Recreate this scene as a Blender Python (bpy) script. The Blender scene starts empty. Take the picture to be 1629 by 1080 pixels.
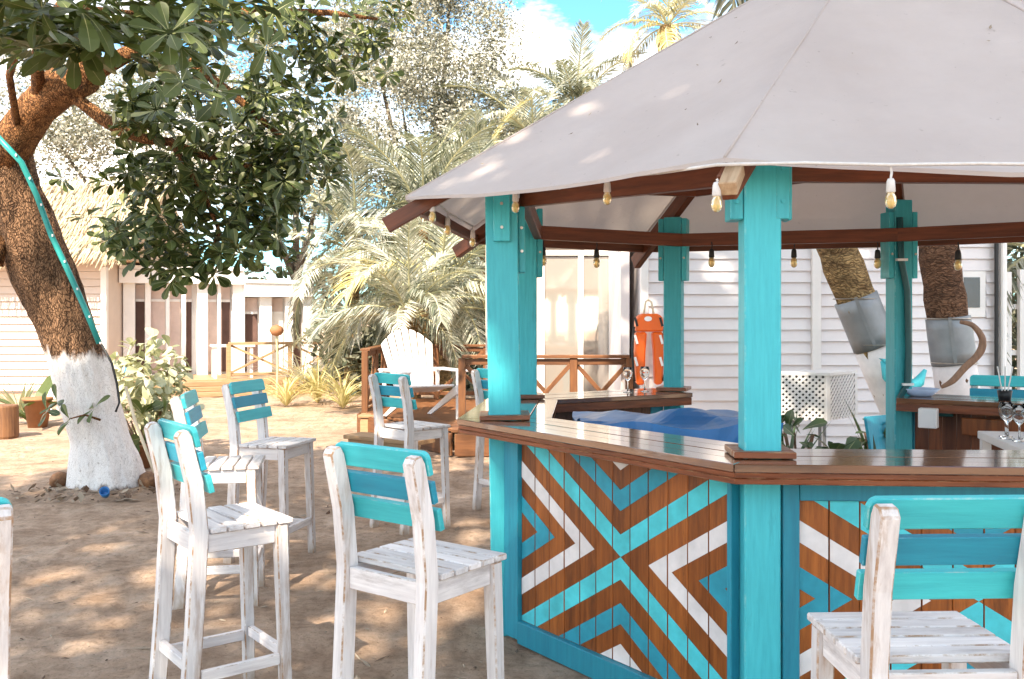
import bpy, bmesh, math, random
from math import sin, cos, pi, radians, sqrt, atan2, tan
from mathutils import Vector, Matrix, noise
V = Vector
SC = bpy.context.scene
COL = SC.collection
rnd = random.Random(7)

# ---------------------------------------------------------------- camera
FPX, CXP, YH, HC = 1500.0, 814.5, 505.0, 1.62        # focal length in photo pixels, principal column, horizon row, eye height
cam = bpy.data.cameras.new('camera')
cam.sensor_width = 36.0
cam.lens = FPX / 1629 * 36.0
cam.shift_y = -(540 - YH) / 1629
cam.clip_end = 2000
camo = bpy.data.objects.new('camera', cam)
COL.objects.link(camo)
camo.location = (0, 0, HC)
camo.rotation_euler = (pi / 2, 0, 0)
SC.camera = camo

# ---------------------------------------------------------------- sky, sun, exposure
SUN_H = V((-0.26, -0.9656))                            # horizontal direction towards the sun: behind the camera, a little to its left
SUN_EL = radians(45)
SUN = V((SUN_H.x * cos(SUN_EL), SUN_H.y * cos(SUN_EL), sin(SUN_EL)))
world = bpy.data.worlds.new('World')
SC.world = world
world.use_nodes = True
nt = world.node_tree
nt.nodes.clear()
out = nt.nodes.new('ShaderNodeOutputWorld')
bg = nt.nodes.new('ShaderNodeBackground')
sky = nt.nodes.new('ShaderNodeTexSky')
sky.sky_type = 'NISHITA'
sky.sun_disc = False
sky.sun_elevation = SUN_EL
sky.sun_rotation = atan2(SUN_H.x, SUN_H.y)
sky.air_density = 1.0
sky.dust_density = 0.6
sky.ozone_density = 1.5
tc = nt.nodes.new('ShaderNodeTexCoord')
mp = nt.nodes.new('ShaderNodeMapping')
mp.inputs['Scale'].default_value = (1.0, 1.0, 2.6)
mp.inputs['Location'].default_value = (0.35, 0.2, 0.0)
nz = nt.nodes.new('ShaderNodeTexNoise')
nz.inputs['Scale'].default_value = 3.2
nz.inputs['Detail'].default_value = 7
nz.inputs['Roughness'].default_value = 0.6
rp = nt.nodes.new('ShaderNodeValToRGB')
rp.color_ramp.elements[0].position = 0.45
rp.color_ramp.elements[0].color = (0, 0, 0, 1)
rp.color_ramp.elements[1].position = 0.63
rp.color_ramp.elements[1].color = (1, 1, 1, 1)
mx = nt.nodes.new('ShaderNodeMix')
mx.data_type = 'RGBA'
mx.inputs[7].default_value = (9.0, 8.9, 8.9, 1)
hs = nt.nodes.new('ShaderNodeMix')                     # a deep tropical blue, like the photograph's
hs.data_type = 'RGBA'
hs.blend_type = 'MULTIPLY'
hs.inputs[0].default_value = 1.0
hs.inputs[7].default_value = (0.30, 0.66, 0.90, 1)
L = nt.links.new
L(tc.outputs['Generated'], mp.inputs['Vector'])
L(mp.outputs['Vector'], nz.inputs['Vector'])
L(nz.outputs['Fac'], rp.inputs['Fac'])
L(sky.outputs['Color'], hs.inputs[6])
L(rp.outputs['Color'], mx.inputs[0])
L(hs.outputs[2], mx.inputs[6])
L(mx.outputs[2], bg.inputs['Color'])
bg.inputs['Strength'].default_value = 0.15
L(bg.outputs['Background'], out.inputs['Surface'])
sun = bpy.data.lights.new('sun', 'SUN')
sun.energy = 3.8
sun.angle = radians(0.6)
sun.color = (1.0, 0.95, 0.88)
suno = bpy.data.objects.new('sun', sun)
COL.objects.link(suno)
suno.rotation_euler = SUN.to_track_quat('Z', 'Y').to_euler()
SC.view_settings.view_transform = 'Standard'
SC.view_settings.look = 'None'
SC.view_settings.gamma = 1
SC.view_settings.use_curve_mapping = False
SC.view_settings.exposure = 1.74
SC.view_settings.use_white_balance = True
SC.view_settings.white_balance_temperature = 7900
SC.view_settings.white_balance_tint = 10
SC.cycles.max_bounces = 8
SC.cycles.transparent_max_bounces = 12


def at(px, py, y):
    return V(((px - CXP) / FPX * y, y, HC + (YH - py) / FPX * y))


# ---------------------------------------------------------------- materials
def node(nt, t, **kw):
    n = nt.nodes.new(t)
    for k, v in kw.items():
        if k in n.inputs:
            n.inputs[k].default_value = v
        else:
            setattr(n, k, v)
    return n


def base_mat(name, rough=0.6, spec=0.4):
    m = bpy.data.materials.new(name)
    m.use_nodes = True
    nt = m.node_tree
    b = nt.nodes['Principled BSDF']
    b.inputs['Roughness'].default_value = rough
    b.inputs['Specular IOR Level'].default_value = spec
    return m, nt, b


def c4(c):
    return (c[0], c[1], c[2], 1)


def coords(nt, scale, rand=True, kind='Object'):
    t = node(nt, 'ShaderNodeTexCoord')
    mpn = node(nt, 'ShaderNodeMapping')
    mpn.inputs['Scale'].default_value = scale
    if rand:
        oi = node(nt, 'ShaderNodeObjectInfo')
        mul = node(nt, 'ShaderNodeVectorMath', operation='SCALE')
        mul.inputs[0].default_value = (17.3, 9.1, 23.7)
        nt.links.new(oi.outputs['Random'], mul.inputs['Scale'])
        add = node(nt, 'ShaderNodeVectorMath', operation='ADD')
        nt.links.new(t.outputs[kind], add.inputs[0])
        nt.links.new(mul.outputs[0], add.inputs[1])
        nt.links.new(add.outputs[0], mpn.inputs['Vector'])
    else:
        nt.links.new(t.outputs[kind], mpn.inputs['Vector'])
    return mpn.outputs['Vector']


def ramp(nt, fac, stops):
    r = node(nt, 'ShaderNodeValToRGB')
    el = r.color_ramp.elements
    el[0].position, el[0].color = stops[0][0], c4(stops[0][1])
    el[1].position, el[1].color = stops[-1][0], c4(stops[-1][1])
    for p, c in stops[1:-1]:
        e = el.new(p)
        e.color = c4(c)
    nt.links.new(fac, r.inputs['Fac'])
    return r.outputs['Color']


def noise_n(nt, vec, scale, detail=4, rough=0.55):
    n = node(nt, 'ShaderNodeTexNoise')
    n.inputs['Scale'].default_value = scale
    n.inputs['Detail'].default_value = detail
    n.inputs['Roughness'].default_value = rough
    nt.links.new(vec, n.inputs['Vector'])
    return n.outputs['Fac']


def mixc(nt, fac, a, b, blend='MIX'):
    m = node(nt, 'ShaderNodeMix', data_type='RGBA', blend_type=blend)
    for i, v in ((0, fac), (6, a), (7, b)):
        if hasattr(v, 'is_linked') or isinstance(v, bpy.types.NodeSocket):
            nt.links.new(v, m.inputs[i])
        else:
            m.inputs[i].default_value = v if i == 0 else c4(v)
    return m.outputs[2]


def bump(nt, b, h, dist=0.01, strength=0.5):
    bn = node(nt, 'ShaderNodeBump')
    bn.inputs['Strength'].default_value = strength
    bn.inputs['Distance'].default_value = dist
    nt.links.new(h, bn.inputs['Height'])
    nt.links.new(bn.outputs['Normal'], b.inputs['Normal'])


def wood(name, c1, c2, rough=0.5, axis='z', wear=None, wear_amt=0.0, grain=1.0, spec=0.4, bumpd=0.003):
    """stained or painted wood; grain runs along the local axis; wear shows bare wood through thin paint"""
    m, nt, b = base_mat(name, rough, spec)
    s = {'x': (2.0, 26, 26), 'y': (26, 2.0, 26), 'z': (26, 26, 2.0)}[axis]
    vec = coords(nt, s)
    g = noise_n(nt, vec, 1.6 * grain, 6, 0.65)
    col = ramp(nt, g, ((0.3, c2), (0.62, c1)))
    oi = node(nt, 'ShaderNodeObjectInfo')
    tone = ramp(nt, oi.outputs['Random'], ((0.0, (0.66, 0.62, 0.6)), (1.0, (1.25, 1.25, 1.25))) if 'plank' in name else ((0.0, (0.82, 0.82, 0.82)), (1.0, (1.1, 1.09, 1.08))))
    col = mixc(nt, 1.0, col, tone, 'MULTIPLY')
    if wear:
        s2 = {'x': (1.5, 9, 9), 'y': (9, 1.5, 9), 'z': (9, 9, 1.5)}[axis]
        w = noise_n(nt, coords(nt, s2), 1.0, 8, 0.72)
        lo = 0.66 - 0.2 * wear_amt
        f = ramp(nt, w, ((lo, (0, 0, 0)), (lo + 0.11, (1, 1, 1))))
        fm = node(nt, 'ShaderNodeMath', operation='MULTIPLY')
        nt.links.new(f, fm.inputs[0])
        fm.inputs[1].default_value = 0.62
        col = mixc(nt, fm.outputs[0], col, wear)
    nt.links.new(col, b.inputs['Base Color'])
    bump(nt, b, g, bumpd, 0.6)
    return m


def plain(name, c, rough=0.6, metal=0.0, spec=0.4, var=0.12, scale=6.0):
    m, nt, b = base_mat(name, rough, spec)
    b.inputs['Metallic'].default_value = metal
    vec = coords(nt, (1, 1, 1))
    n = noise_n(nt, vec, scale, 5, 0.6)
    lo = tuple(x * (1 - var) for x in c)
    hi = tuple(min(1, x * (1 + var)) for x in c)
    nt.links.new(ramp(nt, n, ((0.3, lo), (0.7, hi))), b.inputs['Base Color'])
    bump(nt, b, n, 0.002, 0.3)
    return m


def leafmat(name, c1, c2, rough=0.45, trans=0.25, spec=0.4, c3=None):
    m = bpy.data.materials.new(name)
    m.use_nodes = True
    nt = m.node_tree
    b = nt.nodes['Principled BSDF']
    b.inputs['Roughness'].default_value = rough
    b.inputs['Specular IOR Level'].default_value = spec
    g = node(nt, 'ShaderNodeNewGeometry')
    stops = [(0.0, c1), (1.0, c2)]
    if c3:
        stops = [(0.0, c1), (0.66, c2), (0.88, c2), (1.0, c3)]
    col = ramp(nt, g.outputs['Random Per Island'], stops)
    nt.links.new(col, b.inputs['Base Color'])
    tr = node(nt, 'ShaderNodeBsdfTranslucent')
    tcol = mixc(nt, 1.0, col, (1.15, 1.25, 0.7), 'MULTIPLY')
    nt.links.new(tcol, tr.inputs['Color'])
    ms = node(nt, 'ShaderNodeMixShader')
    ms.inputs[0].default_value = trans
    nt.links.new(b.outputs[0], ms.inputs[1])
    nt.links.new(tr.outputs[0], ms.inputs[2])
    nt.links.new(ms.outputs[0], nt.nodes['Material Output'].inputs['Surface'])
    return m


M = {}
M['turq'] = wood('turquoise_paint', (0.030, 0.50, 0.57), (0.018, 0.41, 0.48), 0.45, 'z', (0.012, 0.25, 0.30), 0.42, 1.5)
M['turq_slat'] = wood('turquoise_slat_paint', (0.025, 0.50, 0.54), (0.015, 0.40, 0.45), 0.42, 'y', (0.22, 0.46, 0.45), 0.1)
M['blue_slat'] = wood('blue_slat_paint', (0.002, 0.29, 0.41), (0.002, 0.22, 0.33), 0.42, 'y', (0.07, 0.30, 0.38), 0.1)
M['teal'] = wood('teal_frame_paint', (0.002, 0.26, 0.355), (0.002, 0.20, 0.29), 0.45, 'z', (0.01, 0.13, 0.2), 0.05)
M['teal_flat'] = plain('teal_pattern_paint', (0.002, 0.27, 0.365), 0.5, 0, 0.4, 0.2, 9)
M['turq_flat'] = plain('turquoise_pattern_paint', (0.035, 0.52, 0.58), 0.5, 0, 0.4, 0.2, 9)
M['white_flat'] = plain('white_pattern_paint', (0.72, 0.66, 0.65), 0.5, 0, 0.4, 0.14, 9)
WORN = (0.36, 0.22, 0.14)
GREYW = (0.33, 0.28, 0.27)
for ax in 'xyz':
    M['white_' + ax] = wood('whitewashed_wood_' + ax, (0.80, 0.755, 0.75), (0.60, 0.55, 0.55), 0.6, ax, WORN if ax == 'z' else GREYW, 0.62, 1.3)
# sand-stained feet of the upright pieces
_m = M['white_z']
_t = _m.node_tree
_b = _t.nodes['Principled BSDF']
_tc = node(_t, 'ShaderNodeTexCoord')
_sx = node(_t, 'ShaderNodeSeparateXYZ')
_t.links.new(_tc.outputs['Object'], _sx.inputs[0])
_ma = node(_t, 'ShaderNodeMath', operation='MULTIPLY_ADD')
_t.links.new(noise_n(_t, coords(_t, (12, 12, 6)), 1.5, 4, 0.6), _ma.inputs[0])
_ma.inputs[1].default_value = 0.25
_t.links.new(_sx.outputs['Z'], _ma.inputs[2])
_f = ramp(_t, _ma.outputs[0], ((0.13, (0.8, 0.8, 0.8)), (0.24, (0, 0, 0))))
_t.links.new(mixc(_t, _f, _b.inputs['Base Color'].links[0].from_socket, (0.36, 0.25, 0.17)), _b.inputs['Base Color'])
M['plank'] = wood('stained_plank', (0.38, 0.106, 0.021), (0.19, 0.046, 0.009), 0.40, 'z', (0.07, 0.018, 0.006), 0.5, 1.1)
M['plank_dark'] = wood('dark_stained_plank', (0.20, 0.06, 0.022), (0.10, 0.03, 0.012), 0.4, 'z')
M['beam'] = wood('red_brown_beam', (0.20, 0.055, 0.023), (0.09, 0.026, 0.011), 0.45, 'x')
M['ctop'] = wood('varnished_counter', (0.20, 0.085, 0.045), (0.11, 0.042, 0.022), 0.13, 'x', (0.42, 0.32, 0.26), 0.15, 0.7, 0.75, 0.001)
_b = M['ctop'].node_tree.nodes['Principled BSDF']
_b.inputs['Coat Weight'].default_value = 1.0
_b.inputs['Coat Roughness'].default_value = 0.07
_b.inputs['Coat IOR'].default_value = 1.7
M['fascia'] = wood('counter_edge_wood', (0.25, 0.066, 0.024), (0.11, 0.027, 0.011), 0.32, 'x', (0.45, 0.25, 0.15), 0.05, 0.9)
M['deckwood'] = wood('deck_wood', (0.19, 0.075, 0.030), (0.10, 0.038, 0.017), 0.5, 'x', (0.38, 0.23, 0.12), 0.1)
M['deckpost'] = wood('deck_post_wood', (0.20, 0.08, 0.03), (0.11, 0.042, 0.02), 0.5, 'z', (0.55, 0.33, 0.15), 0.0)
M['palewood'] = wood('pale_cut_wood', (0.55, 0.38, 0.24), (0.38, 0.22, 0.12), 0.6, 'x', (0.16, 0.08, 0.04), -0.1)
M['stepwood'] = wood('honey_wood', (0.40, 0.25, 0.14), (0.26, 0.15, 0.08), 0.5, 'x')
M['siding'] = plain('white_siding', (0.76, 0.71, 0.71), 0.5, 0, 0.4, 0.05, 3)
M['siding_warm'] = plain('cream_siding', (0.66, 0.55, 0.48), 0.55, 0, 0.4, 0.05, 3)
M['whitepaint'] = plain('white_paint', (0.80, 0.77, 0.75), 0.45, 0, 0.4, 0.05, 4)
M['pinkwall'] = plain('pink_curtain', (0.66, 0.52, 0.47), 0.8, 0, 0.2, 0.1, 4)
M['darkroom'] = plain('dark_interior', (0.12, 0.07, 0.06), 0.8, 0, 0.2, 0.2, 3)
M['plastic'] = plain('white_plastic', (0.82, 0.79, 0.78), 0.35, 0, 0.5, 0.03, 5)
M['socket'] = plain('lamp_socket_white', (0.66, 0.62, 0.60), 0.5, 0, 0.4, 0.1, 30)
M['black'] = plain('dark_rubber', (0.02, 0.02, 0.022), 0.5)
M['metal'] = plain('galvanised_sheet', (0.24, 0.25, 0.26), 0.5, 0.35, 0.5, 0.15, 5)
M['brass'] = plain('bolt_metal', (0.45, 0.42, 0.38), 0.35, 0.9)
M['orange'] = plain('orange_float_plastic', (0.80, 0.12, 0.012), 0.35, 0, 0.5, 0.06, 5)
M['tarp'] = plain('blue_tarpaulin', (0.004, 0.15, 0.40), 0.34, 0, 0.5, 0.2, 3)
M['rope'] = plain('pale_rope', (0.62, 0.50, 0.36), 0.8)
M['terracotta'] = plain('terracotta', (0.30, 0.13, 0.06), 0.7)
M['tube'] = plain('teal_light_tube', (0.01, 0.30, 0.29), 0.35)
M['conduit'] = plain('dark_teal_conduit', (0.01, 0.09, 0.10), 0.4)
M['darkglass'] = plain('dark_window_glass', (0.02, 0.035, 0.06), 0.06, 0, 0.6)
M['bowl'] = plain('pale_blue_ceramic', (0.42, 0.52, 0.72), 0.25)
M['thatch'] = leafmat('dry_thatch', (0.32, 0.26, 0.17), (0.54, 0.47, 0.34), 0.8, 0.1, 0.1)
M['cushion'] = plain('blue_cushion', (0.05, 0.25, 0.5), 0.8)
M['driftwood'] = wood('driftwood', (0.24, 0.13, 0.08), (0.13, 0.07, 0.045), 0.7, 'z')
M['log'] = wood('cut_log', (0.24, 0.11, 0.05), (0.10, 0.045, 0.025), 0.7, 'z')

# canvas: cloth that lets some light through
m, nt2, b = base_mat('grey_canvas', 0.75, 0.2)
vec = coords(nt2, (1, 1, 1), False)
n1 = noise_n(nt2, vec, 1.3, 6, 0.65)
n2 = noise_n(nt2, vec, 26, 3, 0.6)
colr = ramp(nt2, n1, ((0.3, (0.50, 0.425, 0.405)), (0.7, (0.60, 0.525, 0.505))))
sp = ramp(nt2, n2, ((0.27, (0.35, 0.3, 0.28)), (0.31, (1, 1, 1))))
colr = mixc(nt2, 0.35, colr, sp, 'MULTIPLY')
nt2.links.new(colr, b.inputs['Base Color'])
bump(nt2, b, noise_n(nt2, coords(nt2, (1, 1, 3.5), False), 2.2, 6, 0.6), 0.03, 0.5)
tr = node(nt2, 'ShaderNodeBsdfTranslucent')
tr.inputs['Color'].default_value = (0.62, 0.52, 0.46, 1)
ms = node(nt2, 'ShaderNodeMixShader')
ms.inputs[0].default_value = 0.22
nt2.links.new(b.outputs[0], ms.inputs[1])
nt2.links.new(tr.outputs[0], ms.inputs[2])
nt2.links.new(ms.outputs[0], nt2.nodes['Material Output'].inputs['Surface'])
M['canvas'] = m

# glass of the bulbs and glasses
m, nt2, b = base_mat('amber_bulb_glass', 0.08, 0.6)
b.inputs['Base Color'].default_value = (0.95, 0.70, 0.30, 1)
b.inputs['Transmission Weight'].default_value = 0.55
M['bulb'] = m
m, nt2, b = base_mat('clear_glass', 0.03, 0.5)
b.inputs['Base Color'].default_value = (0.95, 0.97, 0.97, 1)
b.inputs['Transmission Weight'].default_value = 1.0
b.inputs['IOR'].default_value = 1.3
M['glass'] = m
# mirror-coated sun glass of the doors
m, nt2, b = base_mat('reflective_door_glass', 0.04, 0.8)
b.inputs['Base Color'].default_value = (0.52, 0.47, 0.42, 1)
b.inputs['Metallic'].default_value = 0.55
M['pane'] = m

# sand: two tones, raked ripples, footprints, scattered grit
m, nt2, b = base_mat('beach_sand', 0.92, 0.15)
vec = coords(nt2, (1, 1, 1), False)
big = noise_n(nt2, vec, 0.55, 5, 0.6)
mid = noise_n(nt2, vec, 3.2, 6, 0.7)
fine = noise_n(nt2, vec, 60, 3, 0.7)
colr = ramp(nt2, mid, ((0.28, (0.37, 0.245, 0.17)), (0.52, (0.60, 0.43, 0.325)), (0.75, (0.74, 0.58, 0.465))))
colb = ramp(nt2, big, ((0.35, (0.78, 0.75, 0.72)), (0.65, (1.1, 1.08, 1.06))))
colr = mixc(nt2, 1.0, colr, colb, 'MULTIPLY')
grit = ramp(nt2, fine, ((0.30, (0.45, 0.40, 0.36)), (0.40, (1, 1, 1)), (0.66, (1, 1, 1)), (0.74, (1.35, 1.35, 1.3))))
colr = mixc(nt2, 0.8, colr, grit, 'MULTIPLY')
lump = ramp(nt2, noise_n(nt2, vec, 13, 5, 0.7), ((0.32, (0.72, 0.70, 0.68)), (0.5, (1, 1, 1)), (0.7, (1.16, 1.15, 1.14))))
colr = mixc(nt2, 0.9, colr, lump, 'MULTIPLY')
nt2.links.new(colr, b.inputs['Base Color'])
wv = node(nt2, 'ShaderNodeTexWave')
wv.inputs['Scale'].default_value = 5.5
wv.inputs['Distortion'].default_value = 7
wv.inputs['Detail'].default_value = 3
wv.inputs['Detail Scale'].default_value = 1.4
nt2.links.new(coords(nt2, (0.5, 1.0, 1), False), wv.inputs['Vector'])
h1 = node(nt2, 'ShaderNodeMath', operation='MULTIPLY')
nt2.links.new(wv.outputs['Fac'], h1.inputs[0])
nt2.links.new(ramp(nt2, big, ((0.45, (0, 0, 0)), (0.6, (0.5, 0.5, 0.5)))), h1.inputs[1])
h2 = node(nt2, 'ShaderNodeMath', operation='MULTIPLY_ADD')
nt2.links.new(noise_n(nt2, vec, 18, 8, 0.8), h2.inputs[0])
h2.inputs[1].default_value = 1.6
nt2.links.new(h1.outputs[0], h2.inputs[2])
bump(nt2, b, h2.outputs[0], 0.045, 0.9)
M['sand'] = m

# bark, whitewashed low down
def bark(name, c1, c2, white_top=None, rings=False, sc=1.0):
    m, nt, b = base_mat(name, 0.85, 0.2)
    if rings:
        vec = coords(nt, (2.5, 2.5, 9), False)
    else:
        vec = coords(nt, (9, 9, 1.6), False)
    g = noise_n(nt, vec, 1.7 * sc, 8, 0.72)
    col = ramp(nt, g, ((0.34, c2), (0.50, c1), (0.72, tuple(min(1, x * 1.5) for x in c1))))
    wv_ = node(nt, 'ShaderNodeTexNoise')
    wv_.inputs['Scale'].default_value = 5.0
    tco = coords(nt, (1, 1, 1), False)
    nt.links.new(tco, wv_.inputs['Vector'])
    sc_ = node(nt, 'ShaderNodeVectorMath', operation='MULTIPLY_ADD')
    nt.links.new(wv_.outputs['Color'], sc_.inputs[0])
    sc_.inputs[1].default_value = (0.22, 0.22, 0.22)
    nt.links.new(tco, sc_.inputs[2])
    mp_ = node(nt, 'ShaderNodeMapping')
    mp_.inputs['Scale'].default_value = (3.2, 3.2, 13) if rings else (13, 13, 3.4)
    nt.links.new(sc_.outputs[0], mp_.inputs['Vector'])
    vo = node(nt, 'ShaderNodeTexVoronoi', feature='DISTANCE_TO_EDGE')
    nt.links.new(mp_.outputs['Vector'], vo.inputs['Vector'])
    edge = ramp(nt, vo.outputs['Distance'], ((0.0, (0.0, 0.0, 0.0)), (0.16, (1, 1, 1))))
    crack = ramp(nt, vo.outputs['Distance'], ((0.0, (0.10, 0.08, 0.07)), (0.17, (1, 1, 1))))
    col = mixc(nt, 0.55 if rings else 0.85, col, crack, 'MULTIPLY')
    hsum = node(nt, 'ShaderNodeMath', operation='MULTIPLY_ADD')
    nt.links.new(edge, hsum.inputs[0])
    hsum.inputs[1].default_value = 0.55
    nt.links.new(g, hsum.inputs[2])
    g = hsum.outputs[0]
    if white_top is not None:
        t = node(nt, 'ShaderNodeTexCoord')
        sx = node(nt, 'ShaderNodeSeparateXYZ')
        nt.links.new(t.outputs['Object'], sx.inputs[0])
        ed = noise_n(nt, coords(nt, (9, 9, 2), False), 1.3, 4, 0.6)
        ma = node(nt, 'ShaderNodeMath', operation='MULTIPLY_ADD')
        nt.links.new(ed, ma.inputs[0])
        ma.inputs[1].default_value = 0.34
        nt.links.new(sx.outputs['Z'], ma.inputs[2])
        f = node(nt, 'ShaderNodeMapRange')
        nt.links.new(ma.outputs[0], f.inputs['Value'])
        f.inputs['From Min'].default_value = white_top + 0.14
        f.inputs['From Max'].default_value = white_top + 0.22
        f.inputs['To Min'].default_value = 1
        f.inputs['To Max'].default_value = 0
        low = node(nt, 'ShaderNodeMapRange')           # paint worn off at the foot
        nt.links.new(ma.outputs[0], low.inputs['Value'])
        low.inputs['From Min'].default_value = 0.20
        low.inputs['From Max'].default_value = 0.27
        mu = node(nt, 'ShaderNodeMath', operation='MULTIPLY')
        nt.links.new(f.outputs[0], mu.inputs[0])
        nt.links.new(low.outputs[0], mu.inputs[1])
        thin = ramp(nt, vo.outputs['Distance'], ((0.0, (0.42, 0.36, 0.34)), (0.045, (1, 1, 1))))
        wc = ramp(nt, noise_n(nt, coords(nt, (9, 9, 2.2), False), 2.0, 8, 0.75), ((0.30, (0.20, 0.15, 0.12)), (0.38, (0.72, 0.66, 0.635)), (0.6, (0.84, 0.79, 0.77))))
        wc = mixc(nt, 0.75, wc, thin, 'MULTIPLY')
        col = mixc(nt, mu.outputs[0], col, wc)
    nt.links.new(col, b.inputs['Base Color'])
    bump(nt, b, g, 0.05, 0.9)
    if white_top is not None:
        st_ = node(nt, 'ShaderNodeMath', operation='MULTIPLY_ADD')
        nt.links.new(mu.outputs[0], st_.inputs[0])
        st_.inputs[1].default_value = -0.62
        st_.inputs[2].default_value = 0.9
        for n_ in nt.nodes:
            if n_.bl_idname == 'ShaderNodeBump':
                nt.links.new(st_.outputs[0], n_.inputs['Strength'])
    return m


M['bark'] = bark('rough_brown_bark', (0.30, 0.165, 0.095), (0.07, 0.038, 0.024), 1.27)
M['bark_branch'] = bark('orange_brown_bark', (0.42, 0.19, 0.08), (0.13, 0.05, 0.022))
M['palmbark'] = bark('ringed_palm_bark', (0.44, 0.28, 0.13), (0.20, 0.11, 0.05), None, True)
M['palmbark2'] = bark('ringed_dark_palm_bark', (0.24, 0.12, 0.07), (0.10, 0.05, 0.03), None, True)
M['farbark'] = bark('pale_grey_bark', (0.30, 0.24, 0.18), (0.13, 0.10, 0.075))
M['palmwhite'] = plain('whitewash_on_palm', (0.74, 0.67, 0.65), 0.8, 0, 0.2, 0.12, 8)
M['leaf'] = leafmat('sea_almond_leaf', (0.020, 0.034, 0.011), (0.085, 0.112, 0.032), 0.40, 0.2, 0.35, (0.34, 0.34, 0.16))  # last tint paints pale sunlit highlights onto some of the leaves
M['midrib'] = plain('pale_leaf_midrib', (0.30, 0.30, 0.14), 0.5)
M['leaf_pale'] = leafmat('pale_sunlit_leaf', (0.07, 0.075, 0.05), (0.60, 0.57, 0.50), 0.5, 0.15, 0.3)  # sun glare and dark gaps between leaves are put into these tints
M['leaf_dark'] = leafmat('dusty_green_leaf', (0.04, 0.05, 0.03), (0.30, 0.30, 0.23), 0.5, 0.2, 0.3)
M['leaf_shade'] = leafmat('shade_tree_leaf', (0.04, 0.07, 0.02), (0.08, 0.12, 0.035), 0.5, 0.12, 0.3)
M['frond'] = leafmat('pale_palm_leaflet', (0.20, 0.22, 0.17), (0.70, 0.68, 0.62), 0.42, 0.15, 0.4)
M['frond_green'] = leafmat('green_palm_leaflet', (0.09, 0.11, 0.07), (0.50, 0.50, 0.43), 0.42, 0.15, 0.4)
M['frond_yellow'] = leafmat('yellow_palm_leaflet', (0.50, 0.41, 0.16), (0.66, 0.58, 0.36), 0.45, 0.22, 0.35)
M['bushleaf'] = leafmat('broad_bush_leaf', (0.18, 0.20, 0.11), (0.52, 0.51, 0.36), 0.4, 0.2, 0.4)
M['darkplant'] = leafmat('dark_plant_leaf', (0.02, 0.05, 0.02), (0.06, 0.10, 0.04), 0.35, 0.15, 0.5)
M['rachis'] = plain('palm_rachis', (0.46, 0.43, 0.26), 0.5)
M['litter'] = leafmat('leaf_litter', (0.10, 0.05, 0.03), (0.42, 0.34, 0.26), 0.8, 0.0, 0.2)

def worn_edge(src, bare, lo, hi):
    m = src.copy()
    m.name = src.name + '_worn_edge'
    nt = m.node_tree
    b = nt.nodes['Principled BSDF']
    col = b.inputs['Base Color'].links[0].from_socket
    w = noise_n(nt, coords(nt, (6, 6, 6)), 2.2, 6, 0.7)
    f = ramp(nt, w, ((lo, (0, 0, 0)), (hi, (1, 1, 1))))
    nt.links.new(mixc(nt, f, col, bare), b.inputs['Base Color'])
    return m


WORN_EDGE = {}
for k_, bare_, lo_, hi_ in (('white_x', (0.34, 0.22, 0.15), 0.46, 0.62), ('white_y', (0.34, 0.22, 0.15), 0.46, 0.62), ('white_z', (0.38, 0.22, 0.13), 0.42, 0.58), ('turq', (0.20, 0.55, 0.56), 0.5, 0.7), ('turq_slat', (0.30, 0.52, 0.5), 0.5, 0.68), ('blue_slat', (0.10, 0.33, 0.42), 0.5, 0.68), ('teal', (0.05, 0.16, 0.2), 0.52, 0.7), ('fascia', (0.42, 0.22, 0.12), 0.45, 0.65), ('deckwood', (0.42, 0.24, 0.12), 0.45, 0.65)):
    WORN_EDGE[M[k_].name] = worn_edge(M[k_], bare_, lo_, hi_)

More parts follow.
